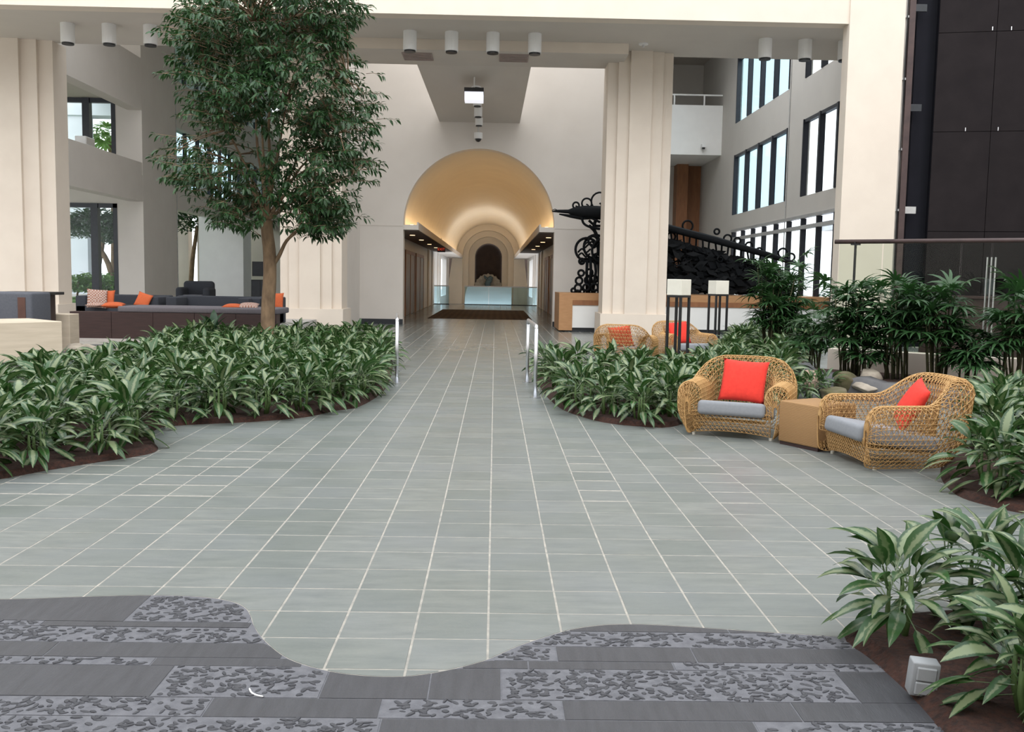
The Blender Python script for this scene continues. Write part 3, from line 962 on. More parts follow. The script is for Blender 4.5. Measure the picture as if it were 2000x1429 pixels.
dd = struct(MB().box(dx0, dx1, FY + 3.85, FY + 4.0, 0, dz).build('door_5', 'door_wood'), 'tall reddish wood door panel under the white balcony')
MB().box(dx0 - .5, dx0, FY + 3.2, FY + 4.0, 0, dz).build('jamb', 'door_wood', dd)
MB().box(dx1 + .02, dx1 + .08, FY + 3.8, FY + 4.0, 0, dz).build('trim', 'oak', dd)
cm = thing('security_camera', 'small white camera fixed below the white balcony parapet', 'camera', (AY(1372, 286, FY)[0], FY - .12, AY(1372, 286, FY)[2]))
MB().box(-.08, .08, -.2, .12, -.07, .07).build('body', 'can_white', cm)
MB().cyl(0, -.1, -.14, -.07, .06, 10).build('lens', 'dark_metal', cm)

# ---------------------------------------------------------------- lounge wing on the other side: edge beams, pier, cross windows
LX = -13.0
zl0, zl1 = AX(131, 361, LX)[2], AX(128, 268, LX)[2]
zu0 = AX(131, 146, LX)[2]
zu1 = AX(250, 98, LX)[2]
struct(MB().box(LX - .5, LX, 27, 62, zl0, zl1 - .45).build('beam_lower', 'wall_paint'), 'pale lower edge beam of the lounge wing')
yp0, yp1 = AX(281, 480, LX)[1], AX(346, 480, LX)[1]
pr = struct(MB().box(LX - .55, LX - .02, 27, yp0 - .01, zl1 - .45, zl1).build('beam_parapet', 'wall_paint'))
struct(MB().box(LX - .5, LX, 27, 56.9, zu0, zu1).build('beam_upper', 'wall_paint'), 'pale upper edge beam of the lounge wing')
struct(MB().box(LX - .95, LX + .004, yp0, yp1, 0, 11.3).build('pier', 'wall_paint'), 'broad pale pier between the lounge windows')
MB().tube([(LX + .02, yp1, 0), (LX + .02, yp1, 11)], .02, 6).build('downpipe', 'silver_frame', bpy.data.objects['pier'])
WYL = yp0 + .05
struct(MB().box(LX - 8, LX - .5, 26.8, WYL + .3, zl1 - .62, zl1 - .5).build('floor_upper', 'soffit_paint'))
struct(MB().box(LX - 8, LX - .5, 26.8, WYL + .3, zu0 + .42, zu0 + .55).build('floor_gallery', 'soffit_paint'))
def cross_window(nm, pxs, z0, z1, label):
    xa, xb = LX - 6.0, LX - .95
    wi = thing(nm, None, None, (0, WYL, z0)); struct(wi, label)
    MB().box(xa, xb, -.06, .14, z1 - z0 - .16, z1 - z0).build('frame', 'window_frame', wi)
    MB().box(xb - .16, xb, -.06, .14, 0, z1 - z0).build('frame', 'window_frame', wi)
    xs = [AY(p, 300, WYL)[0] for p in pxs]
    for x in xs:
        MB().box(x - .13, x + .13, -.1, .16, 0, z1 - z0).build('mullion', 'window_frame', wi)
    ed = sorted([xa] + xs + [xb - .16])
    for a, c_ in zip(ed[:-1], ed[1:]):
        MB().box(a + .13, c_ - .05, .03, .04, 0, z1 - z0 - .16).build('pane', 'glass_clear', wi)
cross_window('window_%d' % wn, (171,), zl1 - .5, AY(200, 192, WYL)[2], 'black-framed upper window of the lounge wing'); wn += 1
cross_window('window_%d' % wn, (183,), 0.25, AY(200, 397, WYL)[2], 'black-framed garden window behind the lounge sofas'); wn += 1
struct(MB().box(LX - 6, LX - .5, WYL, WYL + .3, AY(200, 397, WYL)[2], zl1 - .5).build('wall_lounge', 'wall_paint'))
struct(MB().box(LX - 6, LX - .5, WYL, WYL + .3, AY(200, 190, WYL)[2], zu0 + .4).build('wall_lounge_upper', 'soffit_paint'))
# blue-lit pier further back, deep end wall and its columns
b0, b1 = AX(414, 480, LX), AX(452, 480, LX)
p2 = struct(MB().box(LX - .6, AY(475, 480, b0[1])[0], b0[1], b0[1] + 1.4, 0.2, zl0).build('pier_far', 'white_paint'), 'pale pier with a dark screen on its side beyond the sofas')
for k, xx in enumerate((-18.9, -17.7, -16.5)):
    struct(MB().box(xx - .35, xx + .35, 54.2, 54.9, 0, 8).build('column_lounge', 'stucco'))
struct(MB().box(LX - 2.6, -4.85, 57.0, 57.3, 0, 11).build('wall_lounge_end', 'wall_paint'))

# lounge floor, raised
struct(MB().box(-24, -4.75, 20.6, 60, 0.0, 0.30).build('floor_lounge', 'terrace'), 'raised lounge floor behind the dark wooden bench')
struct(MB().box(-24, -7.9, 15.7, 17.65, 0.0, 0.28).build('floor_terrace', 'terrace'))
struct(MB().box(-24, -9.1, 17.65, 20.59, 0.0, 0.28).build('floor_terrace_rear', 'terrace'))
# upper storey of the lounge wing beyond the pier, its roof and the unseen sides of the skylit court
wi = thing('window_12', None, None, (LX, 0, 0)); struct(wi, 'blue-tinted strip window beyond the broad lounge pier')
for k, yy in enumerate(np.arange(yp1 + .2, 56, 1.7)):
    MB().box(-.32, -.18, yy - .07, yy + .07, zl1 - .45, zu0).build('mullion', 'window_frame', wi)
    MB().box(-.32, -.18, yy - .07, yy + .07, zu1, 11.3).build('mullion', 'window_frame', wi)
    MB().box(-.26, -.255, yy + .07, yy + 1.63, zl1 - .45, zu0).build('pane', 'glass_rail', wi)
    MB().box(-.26, -.255, yy + .07, yy + 1.63, zu1, 11.3).build('pane', 'glass_rail', wi)
struct(MB().box(LX - 8, -4.63, 29.3, 57.3, 11.31, 11.6).build('ceiling_lounge', 'soffit_paint'))  # roof added to dim the lounge wing; front strip left open for skylight
struct(MB().box(-24, -4.63, 26.0, 26.3, SZ + .31, 11.3).build('wall_lounge_front', 'wall_paint'))
struct(MB().box(-4.83, -4.63, WY + .46, 57, 0, 11.3).build('wall_lounge_inner', 'wall_paint'))
struct(MB().box(-16.2, -16.0, -9, 22.2, 0, 12.5).build('wall_court_left', 'wall_paint'))
struct(MB().box(14.0, 14.2, -9, 22.2, 0, 12.5).build('wall_court_right', 'wall_paint'))
struct(MB().box(-16.2, 14.2, -9.2, -9.0, 0, 12.5).build('wall_court_rear', 'wall_paint'))
struct(MB().box(-16, 14, -9, .45, -.2, -.0012).build('floor_court', 'grout'))

# outdoor ground
struct(MB().box(-90, 90, 60, 160, -.6, -.4).build('ground_far', 'terrace'))
struct(MB().box(RX + .5, 90, 15, 60, -.3, -.05).build('ground_right', 'terrace'))
struct(MB().box(-90, LX - 6.1, 15, 60, -.3, -.02).build('lawn_left', 'lawn'))
struct(MB().box(LX - 6.1, LX - .95, WYL + .35, 60, .301, .33).build('lawn_near', 'lawn'))

# ================================================================== fixed things
# white can lights under the soffit
def can_light(x, y, ztop, label, group):
    t = thing('can_light', label, 'ceiling light', (x, y, ztop), 0, group)
    cn = MB().cyl(0, 0, -.46, 0, .165, 20).build('can', 'can_white', t, False)
    MB().cyl(0, 0, -.50, -.46, .14, 16).build('baffle', 'dark_metal', cn)
    return t


for xx in (-10.5, -9.5, -8.5, -7.5):
    can_light(xx, 23.9, SZ, 'white cylinder light under the soffit beside the fluted lounge pillar', 'cylinder lights by the lounge pillar')
for xx in (-2.18, -1.16, -.145, .885):
    can_light(xx, 23.9, SZ, 'white cylinder light under the soffit in front of the arch', 'cylinder lights in front of the arch')
for xx in (6.58, 7.57, 8.56):
    can_light(xx, 23.9, SZ, 'white cylinder light under the soffit beside the tall plain column', 'cylinder lights by the plain column')
sp = thing('sprinkler', 'small round sprinkler head under the soffit near a pillar', 'sprinkler', (AY(1257, 78, 24.6)[0], 24.6, SZ))
MB().cyl(0, 0, -.03, 0, .12, 14).build('plate', 'can_white', sp)
MB().cyl(0, 0, -.09, -.03, .03, 8).build('head', 'steel', sp)

# hanging devices in front of the arch
def ceilz(y):
    return 7.19 if y < 26.3 else 7.19 - (y - 26.3) / 3.3 * .97


y = 26.9
c0, c1 = AY(908, 174, y), AY(944, 199, y)
pj = thing('hanging_projector', 'white box with a dark top hanging on a rod before the arch', 'projector', ((c0[0] + c1[0]) / 2, y, c1[2]))
h = (c1[0] - c0[0]) / 2
hh = c0[2] - c1[2]
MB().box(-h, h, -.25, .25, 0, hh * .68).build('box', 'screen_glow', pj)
MB().box(-h - .01, h + .01, -.26, .26, hh * .68, hh).build('lid', 'dark_metal', pj)
MB().cyl(0, 0, hh, ceilz(y) - c1[2] + .02, .018, 8).build('rod', 'white_paint', pj)
for k, (px0, px1, py0, py1, yy) in enumerate(((920, 941, 152, 172, 27.5), (924, 941, 192, 207, 27.9), (926, 942, 209, 228, 28.4), (928, 943, 230, 245, 28.9))):
    a, c_ = AY(px0, py0, yy), AY(px1, py1, yy)
    r_ = (c_[0] - a[0]) / 2
    pd = thing('pendant_lamp', 'pale grey cylinder pendant hanging in the row behind the white box', 'pendant lamp', ((a[0] + c_[0]) / 2, yy, c_[2]), 0, 'cylinder pendants before the arch')
    MB().cyl(0, 0, 0, a[2] - c_[2], r_, 18).build('shade', 'can_white', pd)
    MB().cyl(0, 0, -.03, 0, r_ * .8, 14).build('baffle', 'dark_metal', pd)
    if ceilz(yy) > a[2]:
        MB().cyl(0, 0, a[2] - c_[2], ceilz(yy) - c_[2] + .02, .012, 6).build('rod', 'white_paint', pd)
yy = 29.2
a = AY(934, 277, yy)
dm = thing('dome_camera', 'white dome camera with black lens at the end of a hanging rod', 'camera', (a[0], yy, a[2]))
mb = MB(); mb.tube([(0, 0, 0.0), (0, 0, .03), (0, 0, .09)], [.03, .075, .1], 14); mb.build('dome', 'dark_metal', dm, True)
MB().cyl(0, 0, .09, .27, .13, 16).build('housing', 'can_white', dm)
MB().cyl(0, 0, .27, ceilz(yy) - a[2] + .02, .02, 8).build('rod', 'silver_frame', dm)

p_ = AX(166, 280, LX - .25)
ls = thing('wall_speaker', 'small pale box speaker resting on the lounge parapet', 'speaker', (LX - .25, p_[1], zl1))
part_box('body', 'can_white', ls, -.18, .18, -.35, .35, .0, .28, bevel=.03)
part_box('grille', 'spandrel_paint', ls, .18, .19, -.3, .3, .04, .24)

# steel handrails of the path
def handrail(p, q, hgt, label, cat='handrail'):
    t = thing('handrail', label, cat, (p[0], p[1], 0))
    d = (q[0] - p[0], q[1] - p[1])
    for dx, dy in ((0, 0), d):
        po = MB().cyl(dx, dy, 0.012, hgt - .03, .024, 14).build('post', 'steel', t, True)
        MB().cyl(dx, dy, 0, .016, .065, 18).build('base_plate', 'steel', po)
    mb = MB()
    mb.tube([(0, 0, hgt - .05), (d[0] * .01, d[1] * .01, hgt - .015), (d[0] * .03, d[1] * .03, hgt), (d[0] * .97, d[1] * .97, hgt), (d[0] * .99, d[1] * .99, hgt - .015), (d[0], d[1], hgt - .05)], .025, 12)
    mb.build('rail', 'steel', t, True)
    return t


handrail((G(1045, 777)[0], G(1045, 777)[1]), (G(1028, 747)[0] + .01, G(1028, 747)[1]), .885, 'brushed steel handrail at the corner of the bed with the armchairs')
pl = G(775, 749)
handrail((pl[0], pl[1]), (pl[0] * 1.138, pl[1] * 1.138), .885, 'brushed steel handrail at the corner of the bed with the tall tree')

# ---------------------------------------------------------------- iron bird sculpture on its oak-trimmed plinth
PY = 26.85
px0 = AY(1092, 600, PY)[0]
pt = thing('sculpture_plinth', 'long oak-trimmed white plinth under the black iron sculpture', 'plinth', (px0, PY, 0))
pw_ = 7.9
MB().box(.16, pw_, .10, 1.9, 0, .14).build('kick', 'base_dark', pt)
MB().box(0.02, pw_, .02, 2.0, .12, .80).build('body', 'white_paint', pt)
MB().box(0, .38, 0, 2.02, .04, .80).build('end_board', 'oak', pt)
MB().box(0, pw_, 0, 2.02, .80, 1.10).build('top_board', 'oak', pt)
MB().box(.38, pw_, -.012, .02, .76, .90).build('lower_board', 'door_wood', pt)

SY = 27.75
sb = thing('iron_bird_sculpture', 'large black wrought-iron bird with curled feathers and a long tail', 'sculpture', (0, SY, 1.10))


def SP(px, py, dy=0.0):
    p = AY(px, py, SY + dy)
    return Vector((p[0], dy, p[2] - 1.10))


KP = SY / FPX
rs = random.Random(5)
head = MB()
head.tube([SP(1078, 413), SP(1086, 412), SP(1110, 413), SP(1122, 413), SP(1140, 414), SP(1165, 415), SP(1200, 418)], [.01, .04, .06, .13, .19, .20, .2], 10)
head.tube([SP(1092, 418), SP(1115, 422), SP(1135, 424), SP(1170, 422)], [.02, .05, .08, .08], 8)
head.tube([SP(1078, 411), SP(1084, 408), SP(1090, 411)], .012, 5)
head.build('head', 'iron', sb, True)
crest = MB()
for px, py, r in ((1125, 401, 6), (1146, 397, 9.5), (1172, 393, 17)):
    crest.ring(SP(px, py), r * KP, .028, 18, 5)
    crest.tube([SP(px, py + r), SP(px + 3, py + r * .4), SP(px - 1, py + r * .2)], .03, 5)
crest.build('crest', 'iron', sb, True)
neck = MB()
for k, (pts, r) in enumerate(((((1136, 424), (1140, 436), (1152, 443), (1172, 447)), .035), (((1138, 428), (1150, 424), (1172, 434)), .035), (((1150, 440), (1162, 452), (1168, 470), (1172, 500)), .05),
                              (((1166, 424), (1160, 445), (1170, 470)), .05), (((1150, 430), (1162, 440), (1176, 441)), .04))):
    neck.tube(catmull([SP(x, y_, (k - 2) * .06) for x, y_ in pts], 5), r, 6)
neck.build('neck', 'iron', sb, True)
loops = MB()
for px, py, r, dy in ((1146, 487, 22, 0), (1163, 482, 23, .12), (1180, 490, 24, -.1), (1165, 505, 9, .05), (1158, 470, 9, -.05), (1136, 510, 5, 0)):
    loops.ring(SP(px, py, dy), r * KP, .04, 26, 5, (1, .15 * rs.uniform(-1, 1), 0))
for k in range(8):
    x0_, y0_ = rs.uniform(1140, 1172), rs.uniform(470, 510)
    loops.tube(catmull([SP(x0_ + dx, y0_ + dy_, rs.uniform(-.1, .1)) for dx, dy_ in ((-12, 4), (-4, -3), (4, 4), (12, -2))], 5), .028, 5)
loops.build('wing_scrolls', 'iron', sb, True)
legs = MB()
for px in (1147, 1153, 1161, 1168):
    legs.tube([SP(px, 503), SP(px + rs.uniform(-3, 3), 530), SP(px + rs.uniform(-4, 4), 572)], [.05, .04, .05], 6)
legs.build('legs', 'iron', sb, True)
foot = MB()
for px, py, r in ((1135, 533, 5.5), (1151, 532, 6.5), (1131, 548, 6.5), (1149, 547, 7), (1129, 562, 6.5), (1145, 561, 6), (1120, 567, 4), (1160, 545, 7), (1161, 561, 7), (1137, 569, 4), (1152, 569, 4), (1165, 570, 4), (1128, 570, 3)):
    foot.ring(SP(px, py, rs.uniform(-.15, .15)), r * KP, .035, 14, 5)
foot.build('base_scrolls', 'iron', sb, True)
tail = MB()
for dy in (-.25, 0, .25):
    tail.tube([SP(1180, 428, dy), SP(1300, 444, dy), SP(1400, 470, dy), SP(1500, 498, dy), SP(1570, 520, dy)], [.11, .11, .11, .09, .04], 7)
tail.build('tail_bar', 'iron', sb, True)
for px, py, r in ((1343, 441, 10), (1421, 466, 7.5), (1400, 452, 5), (1440, 470, 6), (1463, 480, 7), (1483, 490, 6), (1529, 494, 9), (1545, 502, 7), (1311, 462, 8), (1312, 490, 22)):
    MB().ring(SP(px, py), r * KP, .03, 18, 5).build('tail_curl', 'iron', sb, True)
feath = MB()
for k in range(950):
    t = rs.random() ** 0.8
    px = 1180 + t * 345
    ytop = 432 + (px - 1180) * .262
    py = rs.uniform(ytop + 4, 572) if px < 1430 else rs.uniform(ytop + 2, min(572, ytop + 85))
    if px > 1430 and rs.random() < .35:
        continue
    dy = rs.uniform(-.55, .55)
    base = SP(px, py, dy)
    an = rs.uniform(-.9, .5)
    L, W = rs.uniform(.25, .50), rs.uniform(.05, .12)
    d = Vector((math.cos(an), rs.uniform(-.3, .3), math.sin(an))).normalized()
    nn = Vector((-math.sin(an), rs.uniform(-.4, .4), math.cos(an))).normalized()
    zlo = .02
    pts = [base - d * L / 2, base + nn * W, base + d * L / 2, base - nn * W]
    pts = [Vector((p.x, p.y, max(zlo, p.z))) for p in pts]
    off = Vector((0, .012, 0))
    feath.add([p - off for p in pts] + [p + off for p in pts], [(0, 1, 2, 3), (7, 6, 5, 4), (0, 4, 5, 1), (1, 5, 6, 2), (2, 6, 7, 3), (3, 7, 4, 0)])
tag(feath.build('tail_feathers', 'iron', sb), kind='stuff')
scr = MB()
for k in range(150):
    px = rs.uniform(1190, 1525)
    ytop = 434 + (px - 1180) * .262
    py = rs.uniform(ytop + 4, 566)
    if px > 1450: py = rs.uniform(ytop, 555)
    c_ = SP(px, py, rs.uniform(-.6, .6)); r = rs.uniform(.05, .13); a0 = rs.uniform(0, 6.3)
    c_.z = max(c_.z, r + .04)
    tl = rs.uniform(-.3, .3)
    scr.tube([c_ + Vector((math.cos(a0 + q) * r * (1 - q / 9), math.sin(q) * tl * r, math.sin(a0 + q) * r * (1 - q / 9))) for q in np.linspace(0, 6.5, 14)], .02, 4)
for k in range(16):
    px = 1310 + k * 12.5
    scr.tube([SP(px, 452 + (px - 1310) * .27, rs.uniform(-.3, .3)), SP(px + rs.uniform(-14, 14), 574, rs.uniform(-.5, .5))], .03, 5)
tag(scr.build('tail_scrolls', 'iron', sb), kind='stuff')

# ---------------------------------------------------------------- lamps with cube shades
def cube_lamp(px, D, rz, label, S_):
    x = AY(px, 600, D)[0]
    t = thing('floor_lamp', label, 'lamp', (x, D, 0), rz)
    h = S_ / 2
    part_box('shade', 'shade', t, -h, h, -h, h, 1.50 - S_ * .92, 1.50, bevel=.006, seg=1)
    zt_ = 1.50 - S_ * .92
    MB().box(-h, h, -h, h, zt_ - .035, zt_ - .002).build('top_frame', 'dark_metal', t)
    for sx in (-1, 1):
        for sy in (-1, 1):
            a, c_ = sx * (h - .02), sy * (h - .02)
            MB().box(a - .018, a + .018, c_ - .018, c_ + .018, 0.0, zt_ - .035).build('leg', 'dark_metal', t)
    MB().box(-h, h, -h, h, 0.02, .05).build('base_frame', 'dark_metal', t)
    return t


cube_lamp(1325, 15.35, R(45), 'tall dark-legged lamp with pale cube shade, in front of the wicker armchairs', .28)
cube_lamp(1402, 19.3, R(20), 'tall dark-legged lamp with pale cube shade, beside the white plinth wall', .30)

# ---------------------------------------------------------------- wicker armchair
def chair_mesh():
    a, yb, dp = .41, 0.0, .40
    arm0 = -.34
    path = []
    for y in np.linspace(arm0, yb, 10)[:-1]:
        path.append(((a, y), (1.0, 0.0), 0.0))
    for th in np.linspace(0, math.pi, 34):
        ex_ = .82
        cx_, sy_ = math.cos(th), math.sin(th)
        x = a * math.copysign(abs(cx_) ** ex_, cx_); y = yb + dp * abs(sy_) ** ex_
        nx, ny = cx_ / a, sy_ / dp
        L = math.hypot(nx, ny)
        path.append(((x, y), (nx / L, ny / L), sy_))
    for y in np.linspace(yb, arm0, 10)[1:]:
        path.append(((-a, y), (-1.0, 0.0), 0.0))
    # resample evenly
    P = np.array([p[0] for p in path]); N = np.array([p[1] for p in path]); Sb = np.array([p[2] for p in path])
    d = np.r_[0, np.cumsum(np.linalg.norm(np.diff(P, axis=0), axis=1))]
    NT = 46
    ts = np.linspace(0, d[-1], NT)
    rows = 24
    T = .115

    def section(h, back):
        pts = []
        for z in np.linspace(.018, h - T, 9)[:-1]:
            q = min(1, z / .28)
            pts.append((-.035 + .15 * math.sin(q * math.pi / 2) + back * .05 * z / h, z))
        for an in np.linspace(0, math.pi, 11):
            pts.append((back * .05 + T * math.cos(an), h - T + T * math.sin(an)))
        for z in np.linspace(h - T, .20, 9)[1:]:
            pts.append((-T - .0 + back * .05 * z / h - back * .03 * (h - z), z))
        p = np.array(pts)
        dd_ = np.r_[0, np.cumsum(np.linalg.norm(np.diff(p, axis=0), axis=1))]
        return p, dd_

    def sample(tt, frac):
        x = np.interp(tt, ts_d, P[:, 0]); y = np.interp(tt, ts_d, P[:, 1])
        nx = np.interp(tt, ts_d, N[:, 0]); ny = np.interp(tt, ts_d, N[:, 1]); sb_ = np.interp(tt, ts_d, Sb)
        L = math.hypot(nx, ny)
        q = max(0, min(1, (sb_ - .05) / .9)); q = q * q * (3 - 2 * q)
        frontness = max(0, min(1, (-y - .02) / .32))
        h = .515 - .015 * math.sin(frontness * math.pi) * 0 + .205 * q
        p, dd_ = section(h, q)
        o = np.interp(frac * dd_[-1], dd_, p[:, 0]); z = np.interp(frac * dd_[-1], dd_, p[:, 1])
        return x, y, nx / L, ny / L, o, z

    ts_d = d
    rings = []
    caps = [80, 62, 44, 26, 10]
    step = d[-1] / (NT - 1)
    for phi in caps:
        rings.append((0.0, phi, -1))
    for t in ts:
        rings.append((t, 0, 0))
    for phi in caps[::-1]:
        rings.append((d[-1], phi, 1))
    vs = []
    for k, (t, phi, side) in enumerate(rings):
        for j in range(rows + 1):
            tt = t
            if side == 0 and j % 2:
                tt = min(d[-1], t + step / 2)
            x, y, nx, ny, o, z = sample(tt, j / rows)
            if phi:
                c_, s_ = math.cos(R(phi)), math.sin(R(phi))
                z = .25 + (z - .25) * (c_ ** .7 if z > .25 else c_ ** .12)
                o = o * c_
                y -= .125 * s_
            vs.append((x + nx * o, y + ny * o, z))
    fs = []
    K = rows + 1
    for k in range(len(rings) - 1):
        for j in range(rows):
            a_, b_ = k * K + j, (k + 1) * K + j
            c_, e_ = a_ + 1, b_ + 1
            if j % 2 == 0:
                fs += [(a_, b_, c_), (b_, e_, c_)]
            else:
                fs += [(a_, b_, e_), (a_, e_, c_)]
    mb = MB(); mb.add(vs, fs)
    # front apron, bottom edge arched
    nx_, nz_ = 17, 6
    av, af = [], []
    for j in range(nz_ + 1):
        for i in range(nx_ + 1):
            u = i / nx_ * 2 - 1 + (1 / nx_ if j % 2 else 0)
            u = min(1, u)
            zb_ = .035 + .030 * (1 - u * u)
            z = zb_ + (.245 - zb_) * j / nz_
            av.append((u * .36, -.43 + .045 * (1 - j / nz_) - .02 * (1 - u * u), z))
    for j in range(nz_):
        for i in range(nx_):
            a_ = j * (nx_ + 1) + i
            if j % 2 == 0:
                af += [(a_, a_ + 1, a_ + nx_ + 1), (a_ + 1, a_ + nx_ + 2, a_ + nx_ + 1)]
            else:
                af += [(a_, a_ + 1, a_ + nx_ + 2), (a_, a_ + nx_ + 2, a_ + nx_ + 1)]
    mb.add(av, af)
    me = bpy.data.meshes.new('weave_src')
    me.from_pydata(mb.v, [], mb.f)
    o = bpy.data.objects.new('weave_src', me)
    col.objects.link(o)
    md = o.modifiers.new('w', 'WIREFRAME')
    md.thickness = .0100; md.use_even_offset = False; md.use_boundary = True; md.use_replace = True
    dg = bpy.context.evaluated_depsgraph_get()
    out = bpy.data.meshes.new_from_object(o.evaluated_get(dg))
    out.name = 'weave'
    bpy.data.objects.remove(o)
    out.materials.clear(); out.materials.append(MATS['wicker'])
    out.shade_smooth()
    # thicker rim strands along the top and base
    return out


weave = chair_mesh()
cush = None
foot_me = None


def armchair(x, y, rz, label, group=None):
    t = thing('wicker_armchair', label, 'armchair', (x, y, 0), rz, group)
    obj('weave', weave, t)
    sc0 = part_box('seat_cushion', 'seat_grey', t, -.315, .315, 0, .70, -.135, 0, bevel=.04, seg=4)
    sc0.location = (0, -.455, .352); sc0.rotation_euler = (R(-9), 0, 0)
    mb = MB()
    mb.tube([(-.30, -.30, .15), (.30, -.30, .15)], .014, 6)
    mb.tube([(0, -.42, .16), (0, .30, .07)], .014, 6)
    mb.build('seat_frame', 'wicker', t)
    for sx in (-1, 1):
        for fy in (-.35, .25):
            MB().cyl(sx * .36, fy, 0, .022, .016, 10).build('glide', 'shade', t)
    return t


def pillow_mesh(name, mat, s=.42, th=.13):
    n = 14
    vs, fs = [], []
    for side in (1, -1):
        for i in range(n + 1):
            for j in range(n + 1):
                u, v_ = i / n * 2 - 1, j / n * 2 - 1
                puff = (1 - abs(u) ** 2.4) ** .55 * (1 - abs(v_) ** 2.4) ** .55
                pin = 1 - .07 * (1 - abs(u) ** 3) * abs(v_) ** 4
                pin2 = 1 - .07 * (1 - abs(v_) ** 3) * abs(u) ** 4
                vs.append((u * s / 2 * pin2, side * th / 2 * puff, v_ * s / 2 * pin))
    K = (n + 1) ** 2
    for i in range(n):
        for j in range(n):
            a_ = i * (n + 1) + j
            fs.append((a_, a_ + 1, a_ + n + 2, a_ + n + 1)); fs.append((K + a_, K + a_ + n + 1, K + a_ + n + 2, K + a_ + 1))
    bmv = MB(); bmv.add(vs, fs)
    me = bpy.data.meshes.new(name); me.from_pydata(bmv.v, [], bmv.f)
    b2 = bmesh.new(); b2.from_mesh(me); bmesh.ops.remove_doubles(b2, verts=b2.verts, dist=.0005); bmesh.ops.recalc_face_normals(b2, faces=b2.faces); b2.to_mesh(me); b2.free()
    me.shade_smooth(); me.materials.append(MATS[mat])
    return me


red_me = pillow_mesh('scatter_cushion', 'red_fabric')
orange_me = pillow_mesh('scatter_cushion', 'orange_fabric', .45)
pat_me = pillow_mesh('scatter_cushion', 'patterned_fabric', .45)


def pillow(me, ch, lx, ly, lz, tilt, roll, label, group=None, sc=1.0, spin=0):
    M = Matrix.Translation((ch.location)) @ Matrix.Rotation(ch.rotation_euler[2], 4, 'Z') if ch is not None else Matrix()
    L = Matrix.Translation((lx, ly, lz)) @ Matrix.Rotation(spin, 4, 'Z') @ Matrix.Rotation(tilt, 4, 'X') @ Matrix.Rotation(roll, 4, 'Y') @ Matrix.Scale(sc, 4)
    o = obj('scatter_cushion', me)
    o.matrix_world = M @ L
    return tag(o, label, 'cushion', group)


l1, r1 = G(1347, 846), G(1497, 861)
fdir = math.atan2(r1[1] - l1[1], r1[0] - l1[0])
mid = (l1 + r1) / 2
ch1 = armchair(mid[0] - math.sin(fdir) * .36, mid[1] + math.cos(fdir) * .36, fdir + R(6), 'honey wicker armchair with a large red cushion, facing the path')
pillow(red_me, ch1, .02, .06, .50, R(-26), R(3), 'large square red cushion in the wicker armchair that faces the path', sc=1.06, spin=R(4))
l2, r2 = G(1622, 882), G(1702, 919)
fd2 = math.atan2(r2[1] - l2[1], r2[0] - l2[0])
mid2 = (l2 + r2) / 2
ch2 = armchair(mid2[0] - math.sin(fd2) * .36, mid2[1] + math.cos(fd2) * .36, fd2 + R(4), 'honey wicker armchair seen from its side, between side table and plants')
pillow(red_me, ch2, .0, .14, .475, R(-28), R(14), 'tilted red cushion in the wicker armchair seen from its side', sc=1.0, spin=R(-14))

tA, tB = G(1519, 866), G(1589, 881)
ta = math.atan2(tB[1] - tA[1], tB[0] - tA[0])
sdl = .47
st = thing('side_table', 'plain woven tan cube table between the two wicker armchairs', 'side table', (tA[0], tA[1], 0), ta)
part_box('body', 'fine_weave', st, 0.0, sdl, 0, sdl, .03, .40, bevel=.012, seg=2)
part_box('base', 'dark_wood', st, .012, sdl - .012, .012, sdl - .012, 0, .03)

chA = armchair(AY(1222, 660, 16.4)[0], 16.5, R(160), 'honey wicker armchair turned away, in front of the stepped pillar')
chB = armchair(AY(1335, 660, 17.5)[0], 17.6, R(20), 'honey wicker armchair with red cushion behind the cube-shaded lamp')
pillow(red_me, chA, .05, .10, .49, R(-24), R(8), 'red cushion mostly hidden inside the armchair turned away')
pillow(red_me, chB, -.02, .10, .51, R(-22), R(-4), 'red cushion in the armchair behind the cube-shaded lamp', sc=1.05)

# ---------------------------------------------------------------- lounge: bench, sofas, blocks
BY = 20.15
bxa, bxb = AY(136, 620, BY)[0], AY(541, 620, BY)[0]
bn = thing('lounge_bench', 'long dark wood bench back with grey cushion along the lounge edge', 'bench', (bxa, BY, 0))
Lb = bxb - bxa
nb = 5
for k in range(nb):
    MB().box(Lb * k / nb + .004, Lb * (k + 1) / nb - .004, 0, .30, .06, .62).build('panel', 'dark_wood', bn)
MB().box(-.02, Lb, -.06, .3, 0, .06).build('kerb', 'kerb_light', bn)
part_box('cushion', 'mauve_fabric', bn, 1.0, Lb, .0, 1.2, .62, .745, bevel=.03, seg=2)


def sofa(px0, px1, D, ztop, label):
    a, c_ = AY(px0, 590, D)[0], AY(px1, 590, D)[0]
    t = thing('lounge_sofa', label, 'sofa', ((a + c_) / 2, D, .30))
    h = (c_ - a) / 2
    part_box('back', 'charcoal_fabric', t, -h, h, .5, .75, .0, ztop - .30, bevel=.03)
    part_box('seat', 'charcoal_fabric', t, -h, h, -.3, .5, .0, .40, bevel=.03)
    part_box('armrest', 'charcoal_fabric', t, -h, -h + .25, -.3, .5, .0, ztop - .32, bevel=.03)
    part_box('armrest', 'charcoal_fabric', t, h - .25, h, -.3, .5, .0, ztop - .32, bevel=.03)
    return t


sofa(158, 318, 22.3, .93, 'charcoal box sofa with orange cushions before the garden window')
sofa(332, 492, 22.3, .93, 'charcoal box sofa in front of the pale lounge pier')
sofa(494, 545, 22.6, .93, 'narrow charcoal sofa end beside the tall tree trunk')


def at_lounge(px, py, D, me, tilt, roll, label, sc=1.0, spin=0.0):
    p = AY(px, py, D)
    return pillow(me, None, p[0], p[1], p[2], tilt, roll, label, None, sc, spin)


